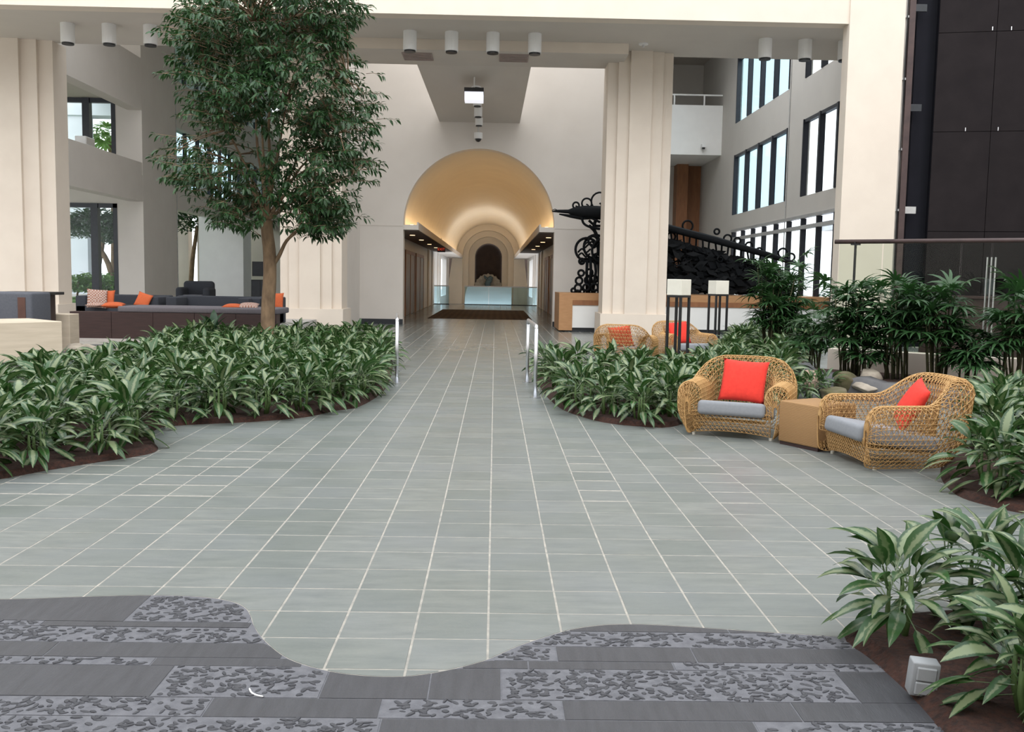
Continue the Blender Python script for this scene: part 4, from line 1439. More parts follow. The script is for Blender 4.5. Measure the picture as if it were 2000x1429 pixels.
at_lounge(190, 583, 21.9, pat_me, R(-15), R(4), 'pale checked cushion leaning against an orange one on the sofa', 1.0, R(30))
at_lounge(206, 584, 22.1, orange_me, R(-12), R(0), 'orange cushion leaning behind the checked cushion on the sofa', .95)
at_lounge(280, 586, 21.95, orange_me, R(-20), R(18), 'orange cushion tilted on its corner on the charcoal sofa', .78)
at_lounge(222, 595.5, 20.75, orange_me, R(-86), R(0), 'orange cushion lying flat on the bench', 1.0, R(12))
at_lounge(190, 595.5, 20.85, pat_me, R(-88), R(0), 'pale checked cushion lying flat on the bench', .8, R(-20))
at_lounge(455, 598, 20.75, orange_me, R(-86), R(0), 'orange cushion lying flat on the bench near the broad-leaved plant', .9)
at_lounge(486, 597, 20.8, pat_me, R(-80), R(0), 'checked cushion lying on the bench near the tree trunk', .95, R(8))
at_lounge(537, 588, 22.2, orange_me, R(-14), R(0), 'orange cushion on the sofa end behind the tree trunk', .9)

# travertine blocks and furniture at the far end of the bed
TB = thing('travertine_block', 'pale travertine bench block with a recessed base', 'stone block', (0, 0, 0))
c1_ = AY(122, 660, 14.0)
TB.location = (c1_[0], 14.0, 0)
TB.rotation_euler = (0, 0, R(48))
part_box('slab', 'travertine', TB, -2.4, 0, 0, 1.15, .16, .725, bevel=.008, seg=1)
part_box('base', 'kerb_light', TB, -2.3, -.25, .2, 1.0, 0, .16)
wbk = AY(136, 640, 17.2)[0]
tag(part_box('travertine_wall', 'travertine', None, wbk - 1.1, wbk, 17.2, 17.6, .0, AY(100, 613, 17.2)[2], bevel=.008, seg=1), 'low travertine wall end beside the dark wood bench', 'stone wall')
gc = thing('lounge_chair', 'grey upholstered box chair with a wooden inset behind the travertine block', 'armchair', (AY(62, 600, 15.9)[0], 15.9, .28))
zc = AY(40, 571, 15.9)[2] - .28
part_box('body', 'grey_fabric', gc, -1.3, 0, 0, .7, .04, zc, bevel=.04, seg=3)
part_box('inset', 'walnut', gc, -.225, -.10, -.012, .05, .0, zc - .08)
part_box('foot', 'door_wood', gc, -1.2, -1.1, .1, .6, 0, .05)
dt = thing('lounge_table', 'dark table with thin overhanging top behind the grey box chair', 'table', (AY(62, 600, 16.8)[0], 16.75, .28))
zt2 = AY(60, 569, 17.0)[2] - .28
part_box('top', 'dark_metal', dt, -.45, .42, -.4, .4, zt2 - .05, zt2, bevel=.01)
part_box('body', 'charcoal_fabric', dt, -.40, .18, -.3, .3, .0, zt2 - .05)
part_box('side', 'dark_wood', dt, .18, .30, -.3, .3, .0, zt2 - .05)

# distant lounge furniture seen under the beam
fc = thing('club_chair', 'dark rounded club chair far back between the pale piers', 'armchair', (AY(383, 560, 34)[0], 34, .30))
part_box('shell', 'charcoal_fabric', fc, -.55, .55, .25, .5, .1, .90, bevel=.12, seg=4)
part_box('arm', 'charcoal_fabric', fc, -.6, -.35, -.45, .4, .1, .68, bevel=.1, seg=4)
part_box('arm', 'charcoal_fabric', fc, .35, .6, -.45, .4, .1, .68, bevel=.1, seg=4)
part_box('seat', 'grey_fabric', fc, -.35, .35, -.45, .3, .0, .42, bevel=.05, seg=2)
tv = thing('wall_screen', 'dark wall screen hung on the far lounge pier', 'screen', (AY(508, 525, 42)[0], 42, AY(508, 525, 42)[2]))
MB().box(-.35, .35, 0, .08, -.32, .32).build('bezel', 'dark_metal', tv)
MB().box(-.32, .32, -.006, 0, -.29, .29).build('display', 'base_dark', tv)
cb = thing('lounge_console', 'dark console under the wall screen', 'cabinet', (AY(512, 560, 41.5)[0], 41.5, .30))
part_box('body', 'dark_metal', cb, -.4, .4, -.3, .3, .05, .95, bevel=.01)
part_box('foot', 'dark_metal', cb, -.35, .35, -.25, .25, 0, .05)
part_box('door', 'base_dark', cb, -.37, -.01, -.32, -.30, .1, .9)
part_box('door', 'base_dark', cb, .01, .37, -.32, -.30, .1, .9)

# ---------------------------------------------------------------- glass screen on its low wall, dark panel wall behind
g0 = np.array([AY(1628, 600, 13.6)[0], 13.6]); g1 = np.array([AY(2000, 600, 12.2)[0], 12.2])
ga = math.atan2(g1[1] - g0[1], g1[0] - g0[0])
gl_ = np.linalg.norm(g1 - g0)
GLn = gl_ + 2.2
lw_ = struct(part_box('wall_low', 'stucco', None, -.05, GLn, 0, .28, 0, .53))
lw_.location = (g0[0], g0[1], 0); lw_.rotation_euler = (0, 0, ga); lw_['label'] = 'low cream wall behind the palms'
sc_ = thing('glass_screen', 'tall clear glass screen with a dark tube rail on the low cream wall', 'glass screen', (g0[0], g0[1], .53), ga)
ztp = 2.075 - .53
# joints at their measured places along the screen
js = [0.0]
for px in (1660, 1714, 1868, 1928):
    d_ = _ray(px, 600)[:2]
    A_ = np.array([[d_[0], -(g1 - g0)[0]], [d_[1], -(g1 - g0)[1]]])
    js.append(float(np.linalg.solve(A_, g0)[1] * gl_))
js += [gl_ + 1.0, GLn]
for a, c_ in zip(js[:-1], js[1:]):
    MB().box(a + .008, c_ - .008, .13, .142, 0.0, ztp - .03).build('pane', 'glass_screen', sc_)
mb = MB(); mb.tube([(-.06, .136, ztp), (GLn, .136, ztp)], .032, 12); mb.build('rail', 'brown_steel', sc_, True)
MB().box(js[1] - .008, js[1] + .008, .10, .18, .0, ztp).build('fin', 'dark_metal', sc_)
MB().box(js[4] - .05, js[4] + .05, .10, .17, 0.0, ztp - .22).build('post', 'glass_clear', sc_)
for s_ in (-.05, .05, 0):
    MB().box(js[4] + s_ - .004, js[4] + s_ + .004, .09, .18, 0, ztp - .22).build('post_edge', 'silver_frame', sc_)
MB().box(js[1] - .06, js[1] + .06, .1, .18, ztp - .05, ztp - .03).build('clamp', 'dark_metal', sc_)

dw = struct(MB().box(-.0, .75, .0, .1, 0, 13.5).build('wall_dark', 'dark_return'), 'dark panelled partition beyond the glass screen')
dw.location = (AY(1780, 250, 22.5)[0], 22.5, 0); dw.rotation_euler = (0, 0, R(24))
pxs = AY(1822, 250, 22.4)[0]
pw2 = struct(MB().box(0, 9, .02, .2, 0, 13.5).build('wall_panels', 'dark_return'), 'very dark panel wall with fine seams')
pw2.location = (pxs, 22.4, 0); pw2.rotation_euler = (0, 0, R(-13))
zs = [0.0, 2.75, 5.05, 7.3, 10.0, 12.8]
for i in range(6):
    for z0, z1 in zip(zs[:-1], zs[1:]):
        MB().box(i * 1.25 + .006, (i + 1) * 1.25 - .006, -.03, .02, z0 + .006, z1 - .006).build('panel', 'dark_panel', pw2)
for i, z in ((1.15, 7.36), (2.3, 7.37), (1.55, 7.35), (1.4, 5.1), (.7, 5.1), (2.4, 5.12)):
    MB().box(i - .008, i + .008, -.05, -.03, z - .04, z + .04).build('bolt', 'steel', pw2)
pst = struct(MB().box(-.07, .07, -.08, .08, 0, 13.5).build('post_steel', 'brown_steel'), 'dark brown steel post at the edge of the panel wall')
pst.location = (AY(1768, 250, 22.3)[0], 22.3, 0)
for z in (3.15, 5.5, 7.75):
    MB().box(.07, .34, -.04, .02, z, z + .16).build('bracket', 'base_dark' if z > 4 else 'silver_frame', pst)
MB().tube([(-.12, -.08, z) for z in np.linspace(0, 13, 12)], .012, 5).build('conduit', 'dark_metal', pst)
mn = 0
for px in (1945, 1962, 1990):
    p = AY(px, 560, 16.4)
    t = thing('desk_monitor', 'small black monitor on the desk behind the glass screen', 'monitor', (p[0], 16.4, p[2] - .16), 0, 'monitors behind the glass screen')
    MB().box(-.2, .2, 0, .03, .02, .30).build('display', 'base_dark', t)
    MB().box(-.03, .03, .0, .04, -.12, .04).build('stand', 'dark_metal', t)
dk = thing('reception_desk', 'dark desk with black monitors behind the glass screen', 'desk', (AY(1960, 580, 16.5)[0], 16.5, 0))
zd = AY(1960, 578, 16.4)[2]
part_box('top', 'dark_wood', dk, -1.3, 1.8, -.35, .5, zd - .05, zd - .01)
part_box('front', 'dark_wood', dk, -1.25, 1.75, -.3, -.25, 0, zd - .05)
for xx in (-1.25, 1.7):
    part_box('leg', 'dark_wood', dk, xx, xx + .06, -.25, .45, 0, zd - .05)

# raised palm strip with concrete kerb and boulders
kp = [G(x, y)[:2] for x, y in ((1545, 742), (1590, 766), (1660, 778), (1760, 790), (1880, 800), (2000, 806), (2200, 820))]
kc = catmull(kp, 5)
mb = MB()
n = len(kc)
vs, fs = [], []
for i, p in enumerate(kc):
    a = kc[max(0, i - 1)]; c_ = kc[min(n - 1, i + 1)]
    t = (c_ - a) / np.linalg.norm(c_ - a); nr_ = np.array([-t[1], t[0]])
    wob = .02 * math.sin(i * 1.9)
    q = p + nr_ * (.20 + wob)
    zz = .25 + .025 * math.sin(i * 1.3)
    vs += [(p[0], p[1], 0), (p[0] + nr_[0] * .03, p[1] + nr_[1] * .03, zz), (q[0], q[1], zz + .02), (q[0], q[1], 0)]
for i in range(n - 1):
    for k in range(3):
        fs.append((4 * i + k, 4 * i + 4 + k, 4 * i + 5 + k, 4 * i + 1 + k))
mb.add(vs, fs)
struct(mb.build('kerb', 'concrete', None, True), 'rough grey concrete kerb of the palm strip')
strip = [tuple(p + np.array([.02, .16])) for p in kc] + [tuple(g1 + (g1 - g0) / gl_ * 2.2), tuple(g0 + (g0 - g1) / gl_ * .3)]
mb = MB()
tri = geometry.tessellate_polygon([[Vector((x, y, 0)) for x, y in strip]])
fs = []
for t in tri:
    a, b_, c_ = [strip[k] for k in t]
    fs.append(t if (b_[0] - a[0]) * (c_[1] - a[1]) - (b_[1] - a[1]) * (c_[0] - a[0]) > 0 else t[::-1])
mb.add([(x, y, .235) for x, y in strip], fs)
tag(mb.build('mulch_bed', 'mulch'), 'dark mulch strip under the palms along the low cream wall', 'mulch', kind='stuff')


def boulder(px, py, D, sx, sy, sz, mat, label, seed):
    p = AY(px, py, D)
    rr_ = random.Random(seed)
    bm = bmesh.new()
    bmesh.ops.create_icosphere(bm, subdivisions=3, radius=1)
    cut = [(Vector((rr_.gauss(0, 1), rr_.gauss(0, 1), rr_.gauss(0, .8))).normalized(), rr_.uniform(.55, .85)) for _ in range(11)]
    for v_ in bm.verts:
        for nv, dd_ in cut:
            k = v_.co.dot(nv) - dd_
            if k > 0: v_.co -= nv * k * .9
        v_.co = Vector((v_.co.x * sx, v_.co.y * sy, v_.co.z * sz)) * (1 + .06 * math.sin(v_.co.x * 9 + seed) * math.cos(v_.co.z * 8))
    me = bpy.data.meshes.new('boulder'); bm.to_mesh(me); bm.free()
    me.shade_smooth(); me.materials.append(MATS[mat])
    o = obj('boulder', me, None, (p[0], p[1], p[2]), (0, 0, rr_.uniform(0, 6)))
    return tag(o, label, 'rock')


boulder(1582, 742, 12.6, .22, .2, .14, 'pink_rock', 'pinkish rock beside the stream kerb behind the red-cushioned armchair', 1)
boulder(1648, 748, 12.2, .24, .2, .16, 'moss_rock', 'mossy brown rock on the kerb behind the side table', 2)
boulder(1697, 738, 12.2, .17, .16, .13, 'rock', 'pale lumpy rock standing highest on the kerb', 3)
boulder(1695, 758, 11.9, .24, .18, .09, 'rock', 'flat pale rock lying below the lumpy rock', 4)
boulder(1630, 770, 11.6, .22, .18, .12, 'moss_rock', 'dark mossy rock half hidden by leaves behind the side table', 5)
boulder(150, 684, 16.9, .34, .22, .13, 'rock', 'cracked beige rock at the water edge beside the travertine block', 6)
boulder(174, 684, 16.95, .26, .2, .12, 'rock', 'rounded beige rock touching the cracked rock at the water', 7)
boulder(237, 690, 17.0, .16, .14, .13, 'rock', 'small pale rock by the water among the leaves', 8)
boulder(748, 735, 13.6, .15, .15, .12, 'moss_rock', 'round stone at the bed corner beside the steel post', 9)
# little stream: dark kerb and water
wp = [G(x, y)[:2] for x, y in ((70, 730), (130, 712), (200, 704), (300, 700), (330, 688), (300, 676), (200, 674), (130, 676), (60, 690))]
mb = MB(); wpc = catmull(wp, 4, True)
mb.prism([(p[0], p[1]) for p in wpc][::1], .002, .02)
wo = struct(mb.build('water', 'concrete')); wo['label'] = 'dark wet channel of the little stream'
for k, (px, py) in enumerate(((1233, 822), (1112, 798), (1234, 823))[:2]):
    p = G(px, py)
    t = thing('ground_light', ('small round glass path light at the front edge of the bed', 'tiny round path light near the steel handrail')[k], 'light', (p[0], p[1] + .03, .03))
    mb = MB(); mb.tube([(0, 0, 0), (0, 0, .03), (0, 0, .055)], [.03, .035, .012], 12); mb.build('lens', 'glass_rail', t, True)
    MB().cyl(0, 0, -.02, .004, .04, 12).build('collar', 'steel', t)

# grey outlet box in the near bed
pb = G(1795, 1362)
ob = thing('outlet_box', 'small grey weatherproof outlet box leaning in the mulch', 'outlet box', (pb[0], pb[1], -.012), R(-8))
ob.rotation_euler = (R(4), R(4), R(-8))
part_box('body', 'grey_plastic', ob, -.047, .047, -.03, .03, .03, .155, bevel=.006, seg=2)
part_box('cover', 'grey_plastic', ob, -.034, .034, -.040, -.030, .092, .142, bevel=.004, seg=1)
part_box('cover', 'grey_plastic', ob, -.034, .034, -.040, -.030, .040, .088, bevel=.004, seg=1)
MB().cyl(0, 0, -.03, .03, .012, 8).build('conduit', 'grey_plastic', ob)

# a scrap of white strip on the dark slabs
mb = MB()
mb.tube(catmull([np.append(G(x, y)[:2], .004) for x, y in ((487, 1346), (491, 1354), (500, 1359), (514, 1362))], 4), [.002] + [.0035] * 11 + [.002], 6)
tag(mb.build('white_strip', 'can_white', None, True), 'short curved white strip lying on the pebble slab', 'litter')

# ================================================================== plants
def leaf_arrays(L, W, e0, droop, fold, pet, n=6, twist=0.0, wp=0.75):
    """one blade on its stalk, running out along +X: vertices, faces, uv per vertex"""
    vs, fs, uv = [], [], []
    x = z = 0.0
    e = e0
    pr_ = W * .05
    # stalk
    if pet > 0:
        for k in range(2):
            for s_ in (-1, 1):
                vs.append((x, s_ * pr_, z)); uv.append((.5 + s_ * .48, 0))
            if k == 0:
                x += pet * math.cos(e); z += pet * math.sin(e)
        fs.append((0, 1, 3, 2))
    b0 = len(vs)
    for k in range(n + 1):
        s = k / n
        wd = W / 2 * (math.sin(math.pi * s ** wp) ** .85 if 0 < s < 1 else 0.02)
        lift = wd * fold
        tw = twist * s
        nx, nz = -math.sin(e), math.cos(e)
        for q, uu in ((-1, 0.0), (0, .5), (1, 1.0)):
            hgt = lift if q else 0
            yy = q * wd * math.cos(tw)
            hgt += q * wd * math.sin(tw)
            vs.append((x + nx * hgt, yy, z + nz * hgt)); uv.append((uu, s))
        x += L / n * math.cos(e); z += L / n * math.sin(e)
        e -= droop / n
    for k in range(n):
        for q in range(2):
            a = b0 + k * 3 + q
            fs.append((a, a + 1, a + 4, a + 3))
    return np.array(vs), fs, np.array(uv)


def mesh_uv(name, V, Fs, UV, mat, smooth=True):
    me = bpy.data.meshes.new(name)
    me.from_pydata([tuple(p) for p in V], [], Fs)
    ul = me.uv_layers.new(name='UVMap')
    li = np.empty(len(me.loops), dtype=np.int32)
    me.loops.foreach_get('vertex_index', li)
    ul.data.foreach_set('uv', np.asarray(UV, dtype=np.float32)[li].ravel())
    if smooth: me.shade_smooth()
    me.materials.append(MATS[mat])
    return me


def join_leaves(name, items, mat):
    """items: (V, F, UV, 4x4)"""
    vv, ff, uu = [], [], []
    n = 0
    for V, F_, U, M in items:
        vv.append(V @ M[:3, :3].T + M[:3, 3]); uu.append(U)
        ff += [tuple(i + n for i in f) for f in F_]
        n += len(V)
    return mesh_uv(name, np.concatenate(vv), ff, np.concatenate(uu), mat)


def mat4(loc, rz, ry=0.0, rx=0.0, s=1.0):
    return np.array(Matrix.Translation(loc) @ Matrix.Rotation(rz, 4, 'Z') @ Matrix.Rotation(ry, 4, 'Y') @ Matrix.Rotation(rx, 4, 'X') @ Matrix.Scale(s, 4))


rl_ = random.Random(21)
# silver-leaved ground plants: six blade shapes, five layouts
BL = [leaf_arrays(.20, .064, R(72), R(45), .25, .09, twist=.2), leaf_arrays(.22, .066, R(55), R(65), .22, .11, twist=-.3), leaf_arrays(.23, .066, R(36), R(62), .2, .12, twist=.35),
      leaf_arrays(.23, .064, R(18), R(62), .18, .12, twist=-.3), leaf_arrays(.22, .062, R(-2), R(52), .15, .12, twist=.25), leaf_arrays(.20, .058, R(-22), R(30), .15, .12)]
BLM = [mesh_uv('leaf', *b_, 'leaf_silver') for b_ in BL]
LAY = []
for s_ in range(5):
    rr_ = random.Random(100 + s_)
    items = []
    stems = [(rr_.uniform(-.10, .10), rr_.uniform(-.10, .10)) for _ in range(4)]
    nl = 54
    for k in range(nl):
        q = k / nl
        sx, sy = stems[k % 4]
        az = k * 2.39996 + rr_.uniform(-.3, .3)
        if q < .08: b_ = 0
        elif q < .26: b_ = 1
        elif q < .48: b_ = 2
        elif q < .68: b_ = 3
        elif q < .86: b_ = 4
        else: b_ = 5
        zz = .25 - .13 * q + rr_.uniform(-.02, .02)
        items.append((b_, (sx + .02 * math.cos(az), sy + .02 * math.sin(az), max(.03, zz)), az, rr_.uniform(-.10, .10), rr_.uniform(-.35, .35), rr_.uniform(.82, 1.15)))
    smb = MB()
    for sx, sy in stems:
        smb.tube([(sx * .6, sy * .6, 0), (sx, sy, .12), (sx, sy, .25)], [.013, .012, .007], 6)
    sm_ = bpy.data.meshes.new('stem'); sm_.from_pydata(smb.v, [], smb.f); sm_.shade_smooth(); sm_.materials.append(MATS['plant_stem'])
    far_me = join_leaves('foliage', [(*BL[b_], mat4(l, az, ry, rx, sc)) for b_, l, az, ry, rx, sc in items], 'leaf_silver')
    LAY.append((items, sm_, far_me))


def clump(x, y, z, sc, rz, lay, label, group, single):
    t = thing('aglaonema', label, 'plant', (x, y, z), rz, group)
    t.scale = (sc, sc, sc)
    items, sm_, fm = LAY[lay]
    obj('stem', sm_, t)
    if single:
        for b_, l, az, ry, rx, s_ in items:
            o = bpy.data.objects.new('leaf', BLM[b_])
            o.parent = t
            o.rotation_mode = 'XYZ'
            o.matrix_local = Matrix(mat4(l, az, ry, rx, s_).tolist())
            col.objects.link(o)
    else:
        tag(obj('foliage', fm, t), kind='stuff')
    return t


def fill(poly, spacing, label, group, zb, near, avoid=(), inset=.17, smin=.95, smax=1.2, seed=1, marks=()):
    rr_ = random.Random(seed)
    out = []

    def ok(a, c_, dmin):
        if any(math.hypot(a - q[0], c_ - q[1]) < q[2] for q in avoid): return False
        px, py, k = topx((a, c_, .3))
        if k < .5 or px < -300 or px > 2380 or py > 1700: return False
        return all(math.hypot(a - q[0], c_ - q[1]) > dmin for q in out)

    # an even row along the rim, then the inside
    n = len(poly)
    area = sum(poly[i][0] * poly[(i + 1) % n][1] - poly[(i + 1) % n][0] * poly[i][1] for i in range(n))
    sg = 1 if area > 0 else -1
    for i in range(n):
        p0, p1 = np.array(poly[i]), np.array(poly[(i + 1) % n])
        d = p1 - p0; L = np.linalg.norm(d)
        if L < 1e-6: continue
        nr = np.array([-d[1], d[0]]) / L * sg
        for t in np.arange(0, 1, .03 / max(L, .03)):
            q = p0 + d * t + nr * (inset + rr_.uniform(0, .05))
            if inside(poly, q[0], q[1]) and edge_dist(poly, q[0], q[1]) > inset * .8 and ok(q[0], q[1], spacing * .84):
                out.append((q[0], q[1], topx((q[0], q[1], .3))[2]))
    n_rim = len(out)
    xs = [p[0] for p in poly]; ys = [p[1] for p in poly]
    row = 0
    y = min(ys)
    while y < max(ys):
        x = min(xs) + (spacing / 2 if row % 2 else 0)
        while x < max(xs):
            a, c_ = x + rr_.uniform(-.15, .15) * spacing, y + rr_.uniform(-.15, .15) * spacing
            x += spacing
            if inside(poly, a, c_) and edge_dist(poly, a, c_) > inset and ok(a, c_, spacing * .74):
                out.append((a, c_, topx((a, c_, .3))[2]))
        y += spacing * .87
        row += 1
    for i, (a, c_, k) in enumerate(out):
        lab, grp = (label[0], group + ', rim') if i < n_rim else (label[1], group + ', inside')
        for mx, my, mr_, ml in marks:
            if math.hypot(a - mx, c_ - my) < mr_:
                lab, grp = ml, ml
        clump(a, c_, zb, rr_.uniform(smin, smax), rr_.uniform(0, 6.28), rr_.randrange(5), lab, grp, k < near)
    return len(out)


TREE = np.array([AY(522, 690, 17.2)[0], 17.2])
cnt = []
cnt.append(fill(bed_tree, .53, ('silver-green leafy plant along the rim of the large bed around the tall tree', 'silver-green leafy plant inside the large bed around the tall tree'), 'leafy plants of the bed around the tree', .03, 9.2, avoid=((pl[0], pl[1], .42), (pl[0] * 1.07, pl[1] * 1.07, .42), (pl[0] * 1.138, pl[1] * 1.138, .42), (TREE[0], TREE[1], .3), (AY(415, 650, 19.3)[0], 19.3, .5)), seed=4,
                marks=((TREE[0], TREE[1], .85, 'silver-green leafy plant at the foot of the tall tree trunk'), (pl[0] * 1.05, pl[1] * 1.05, .75, 'silver-green leafy plant next to the steel post beside the round stone'))))
cnt.append(fill(bed_rail, .53, ('silver-green leafy plant along the rim of the bed between handrail and armchairs', 'silver-green leafy plant inside the bed between the handrail and the armchairs'), 'leafy plants of the bed by the handrail', .03, 10.6, seed=5, marks=((.49, 12.4, .95, 'silver-green leafy plant next to the two steel handrail posts'), (ch1.location.x, ch1.location.y, 1.2, 'silver-green leafy plant close behind the armchair with the large red cushion')),
                avoid=((G(1045, 777)[0], G(1045, 777)[1], .48), (.49, 12.4, .48), (G(1028, 747)[0], G(1028, 747)[1], .48), (AY(1325, 600, 15.35)[0], 15.35, .45), (AY(1402, 600, 19.3)[0], 19.3, .45), (AY(1520, 600, 17.6)[0], 17.6, .55), (ch1.location.x, ch1.location.y, .85))))
cnt.append(fill(bed_side, .40, ('silver-green leafy plant along the rim of the bed beside the turned wicker armchair', 'silver-green leafy plant inside the bed beside the turned wicker armchair'), 'leafy plants beside the turned armchair', .03, 14, seed=6, inset=.30, avoid=((ch2.location.x, ch2.location.y, 1.0),)))
ng = 0
for px, py, sc in ((1752, 1262, 1.0), (1905, 1225, 1.05), (2010, 1290, 1.05), (2020, 1425, .9), (2095, 1400, 1.0), (2090, 1230, 1.0), (2190, 1330, 1.0), (2200, 1440, .95), (2300, 1290, 1.0), (2330, 1420, 1.0)):
    p = G(px, py)
    clump(p[0], p[1], .03, sc, 1.1 * ng + .4, ng % 5, ('silver-green leafy plant growing behind the grey outlet box' if ng == 0 else 'silver-green leafy plant in the mulch bed of the outlet box'), 'leafy plants by the outlet box', True)
    ng += 1
for px, py in ((1578, 782), (1608, 778), (1548, 786)):
    p = G(px, py)
    clump(p[0], p[1], .03, .75, px, px % 5, 'small silver-green plant below the mossy rocks behind the side table', 'small plants below the mossy rocks', True)

# ---------------------------------------------------------------- broad-leaved dark plant by the bench
BB = [leaf_arrays(.62, .17, R(80), R(60), .2, .12), leaf_arrays(.62, .17, R(58), R(70), .2, .12), leaf_arrays(.6, .16, R(38), R(70), .2, .1)]
BBM = [mesh_uv('leaf', *b_, 'leaf_dark') for b_ in BB]
pa = AY(415, 650, 19.3)
asp = thing('broad_leaf_plant', 'dark broad-leaved plant in front of the wooden bench', 'plant', (pa[0], pa[1], .03))
MB().tube([(0, 0, 0), (0, 0, .12)], [.06, .05], 8).build('crown_base', 'plant_stem', asp)
for k in range(17):
    o = obj('leaf', BBM[k % 3], asp)
    o.matrix_local = Matrix(mat4((.03 * math.cos(k), .03 * math.sin(k), .10), k * 2.4, 0, 0, rl_.uniform(.75, 1.05)).tolist())

# ---------------------------------------------------------------- tall tree
tr = thing('ficus_tree', 'tall slender-leaved tree with a bare trunk rising from the leafy bed', 'tree', (TREE[0], TREE[1], 0.0))
TS_ = 17.2 / FPX


def TP(px, py, dy=0.0):
    p = AY(px, py, TREE[1] + dy)
    return np.array([p[0] - TREE[0], dy, p[2]])


rt = random.Random(77)
tk = MB()
tk.tube(catmull([np.array([0, 0, -.02]), TP(523, 640), TP(524, 590), TP(527, 540), TP(526, 490), TP(522, 455), TP(521, 430)], 4), list(np.interp(np.linspace(0, 1, 25), [0, .15, .6, 1], [.15, .125, .115, .10])), 12)
tk.build('trunk', 'bark', tr, True)
# crown outline, in rows of height: half widths around a leaning axis
rows_ = [(-60, 400, 640), (-20, 365, 690), (10, 350, 700), (40, 345, 680), (80, 330, 655), (115, 345, 715), (150, 352, 735), (200, 345, 748), (250, 345, 742), (300, 343, 750), (335, 345, 745), (365, 368, 722), (400, 385, 708), (425, 425, 695), (445, 440, 670)]
zrow = [TP(545, r_[0])[2] for r_ in rows_][::-1]
xl_ = [TP(r_[1], r_[0])[0] for r_ in rows_][::-1]
xr_ = [TP(r_[2], r_[0])[0] for r_ in rows_][::-1]
zmin, zmax = zrow[0], zrow[-1]


def crown_span(z):
    return np.interp(z, zrow, xl_), np.interp(z, zrow, xr_)


br = MB()
fork = TP(521, 432)
mains = []
for k, (px, py, dy, r) in enumerate(((530, 300, .1, .07), (470, 330, -.3, .05), (600, 330, .3, .05), (560, 200, -.2, .05), (500, 180, .3, .05), (440, 250, .5, .035), (660, 260, -.4, .035), (620, 380, -.5, .03), (430, 370, .1, .03), (545, 60, 0, .04), (585, 420, .4, .025), (690, 340, .2, .03), (400, 130, -.2, .03), (680, 160, .1, .03), (500, 40, -.4, .03))):
    e_ = TP(px, py, dy)
    m_ = fork * .45 + e_ * .55 + np.array([0, 0, .12]) + np.array([rt.uniform(-.1, .1), rt.uniform(-.1, .1), 0])
    pts = catmull([fork, fork * .75 + e_ * .25 + np.array([0, 0, .08]), m_, e_], 4)
    br.tube(pts, list(np.linspace(r, r * .25, len(pts))), 7)
    mains += pts[3:]
pts = catmull([TP(531, 520), TP(545, 500), TP(560, 470), TP(585, 445), TP(590, 410)], 4)
br.tube(pts, list(np.linspace(.045, .015, len(pts))), 7); mains += pts[6:]
pts = catmull([TP(560, 472), TP(572, 455), TP(600, 440), TP(618, 445)], 3)
br.tube(pts, list(np.linspace(.02, .006, len(pts))), 5); mains += pts[5:]
MA = np.array(mains)
# leaf sprays
LV = [leaf_arrays(.135, .040, R(-10), R(40), .25, .012, n=3, wp=.8), leaf_arrays(.15, .043, R(-35), R(35), .25, .012, n=3, wp=.8), leaf_arrays(.125, .038, R(20), R(60), .25, .012, n=3, wp=.8), leaf_arrays(.145, .042, R(-60), R(15), .25, .012, n=3, wp=.8)]
items, fresh = [], []
lobes = []
for k in range(185):
    z = zmin + (zmax - zmin) * rt.random()
    a, c_ = crown_span(z)
    cx, hw = (a + c_) / 2, (c_ - a) / 2
    th = rt.uniform(0, 2 * math.pi); rr_ = math.sqrt(rt.uniform(.12, 1)) * .86
    lobes.append((cx + hw * rr_ * math.cos(th), 1.75 * (hw / 1.9) * rr_ * math.sin(th), z))
ntw = 0
twig_paths = []
for li, (lx, ly, lz) in enumerate(lobes):
    for q in range(14):
        p = np.array([lx + rt.gauss(0, .22), ly + rt.gauss(0, .22), lz + rt.gauss(0, .20)])
        a, c_ = crown_span(p[2])
        if p[2] < zmin - .15 or p[2] > zmax + .2: continue
        if p[0] < a - .02: p[0] = a + rt.uniform(0, .15)
        if p[0] > c_ + .02: p[0] = c_ - rt.uniform(0, .15)
        # keep the view into the fork open low down in the middle
        if p[2] < TP(545, 400)[2] and abs(p[0] - TP(545, 400)[0]) < .38 and rt.random() < .85: continue
        out = np.array([p[0] - .1, p[1], .25]); out /= np.linalg.norm(out)
        L = rt.uniform(.22, .40)
        end_ = p + out * L * .8 + np.array([0, 0, -L * rt.uniform(.05, .35)])
        nl = rt.randint(9, 13)
        az0 = math.atan2(out[1], out[0])
        for m_ in range(nl):
            s = (m_ + .5) / nl
            pos = p * (1 - s) + end_ * s
            az = az0 + (1 if m_ % 2 else -1) * rt.uniform(.2, 1.25) + (rt.uniform(-2, 2) if s < .3 else 0)
            it = (*LV[rt.randrange(4)], mat4(tuple(pos), az, rt.uniform(-.25, .35), rt.uniform(-.6, .6), rt.uniform(.75, 1.15)))
            (fresh if (li in (7, 23, 41, 58) and q < 3 and s > .5) else items).append(it)
        twig_paths.append((p - out * .12, p, end_))
        if q % 5 == 0:
            j = np.argmin(((MA - p) ** 2).sum(1))
            mid_ = MA[j] * .5 + p * .5 + np.array([0, 0, .05])
            br.tube([MA[j], mid_, p], [.016, .011, .006], 4, cap=False)
tw = MB()
for a, b_, c_ in twig_paths:
    tw.tube([a, b_, c_], [.006, .005, .002], 3, cap=False)
br.build('branches', 'bark', tr, True)
tag(tw.build('twigs', 'bark', tr), kind='stuff')
tag(obj('foliage', join_leaves('foliage', items, 'leaf_tree'), tr), kind='stuff')
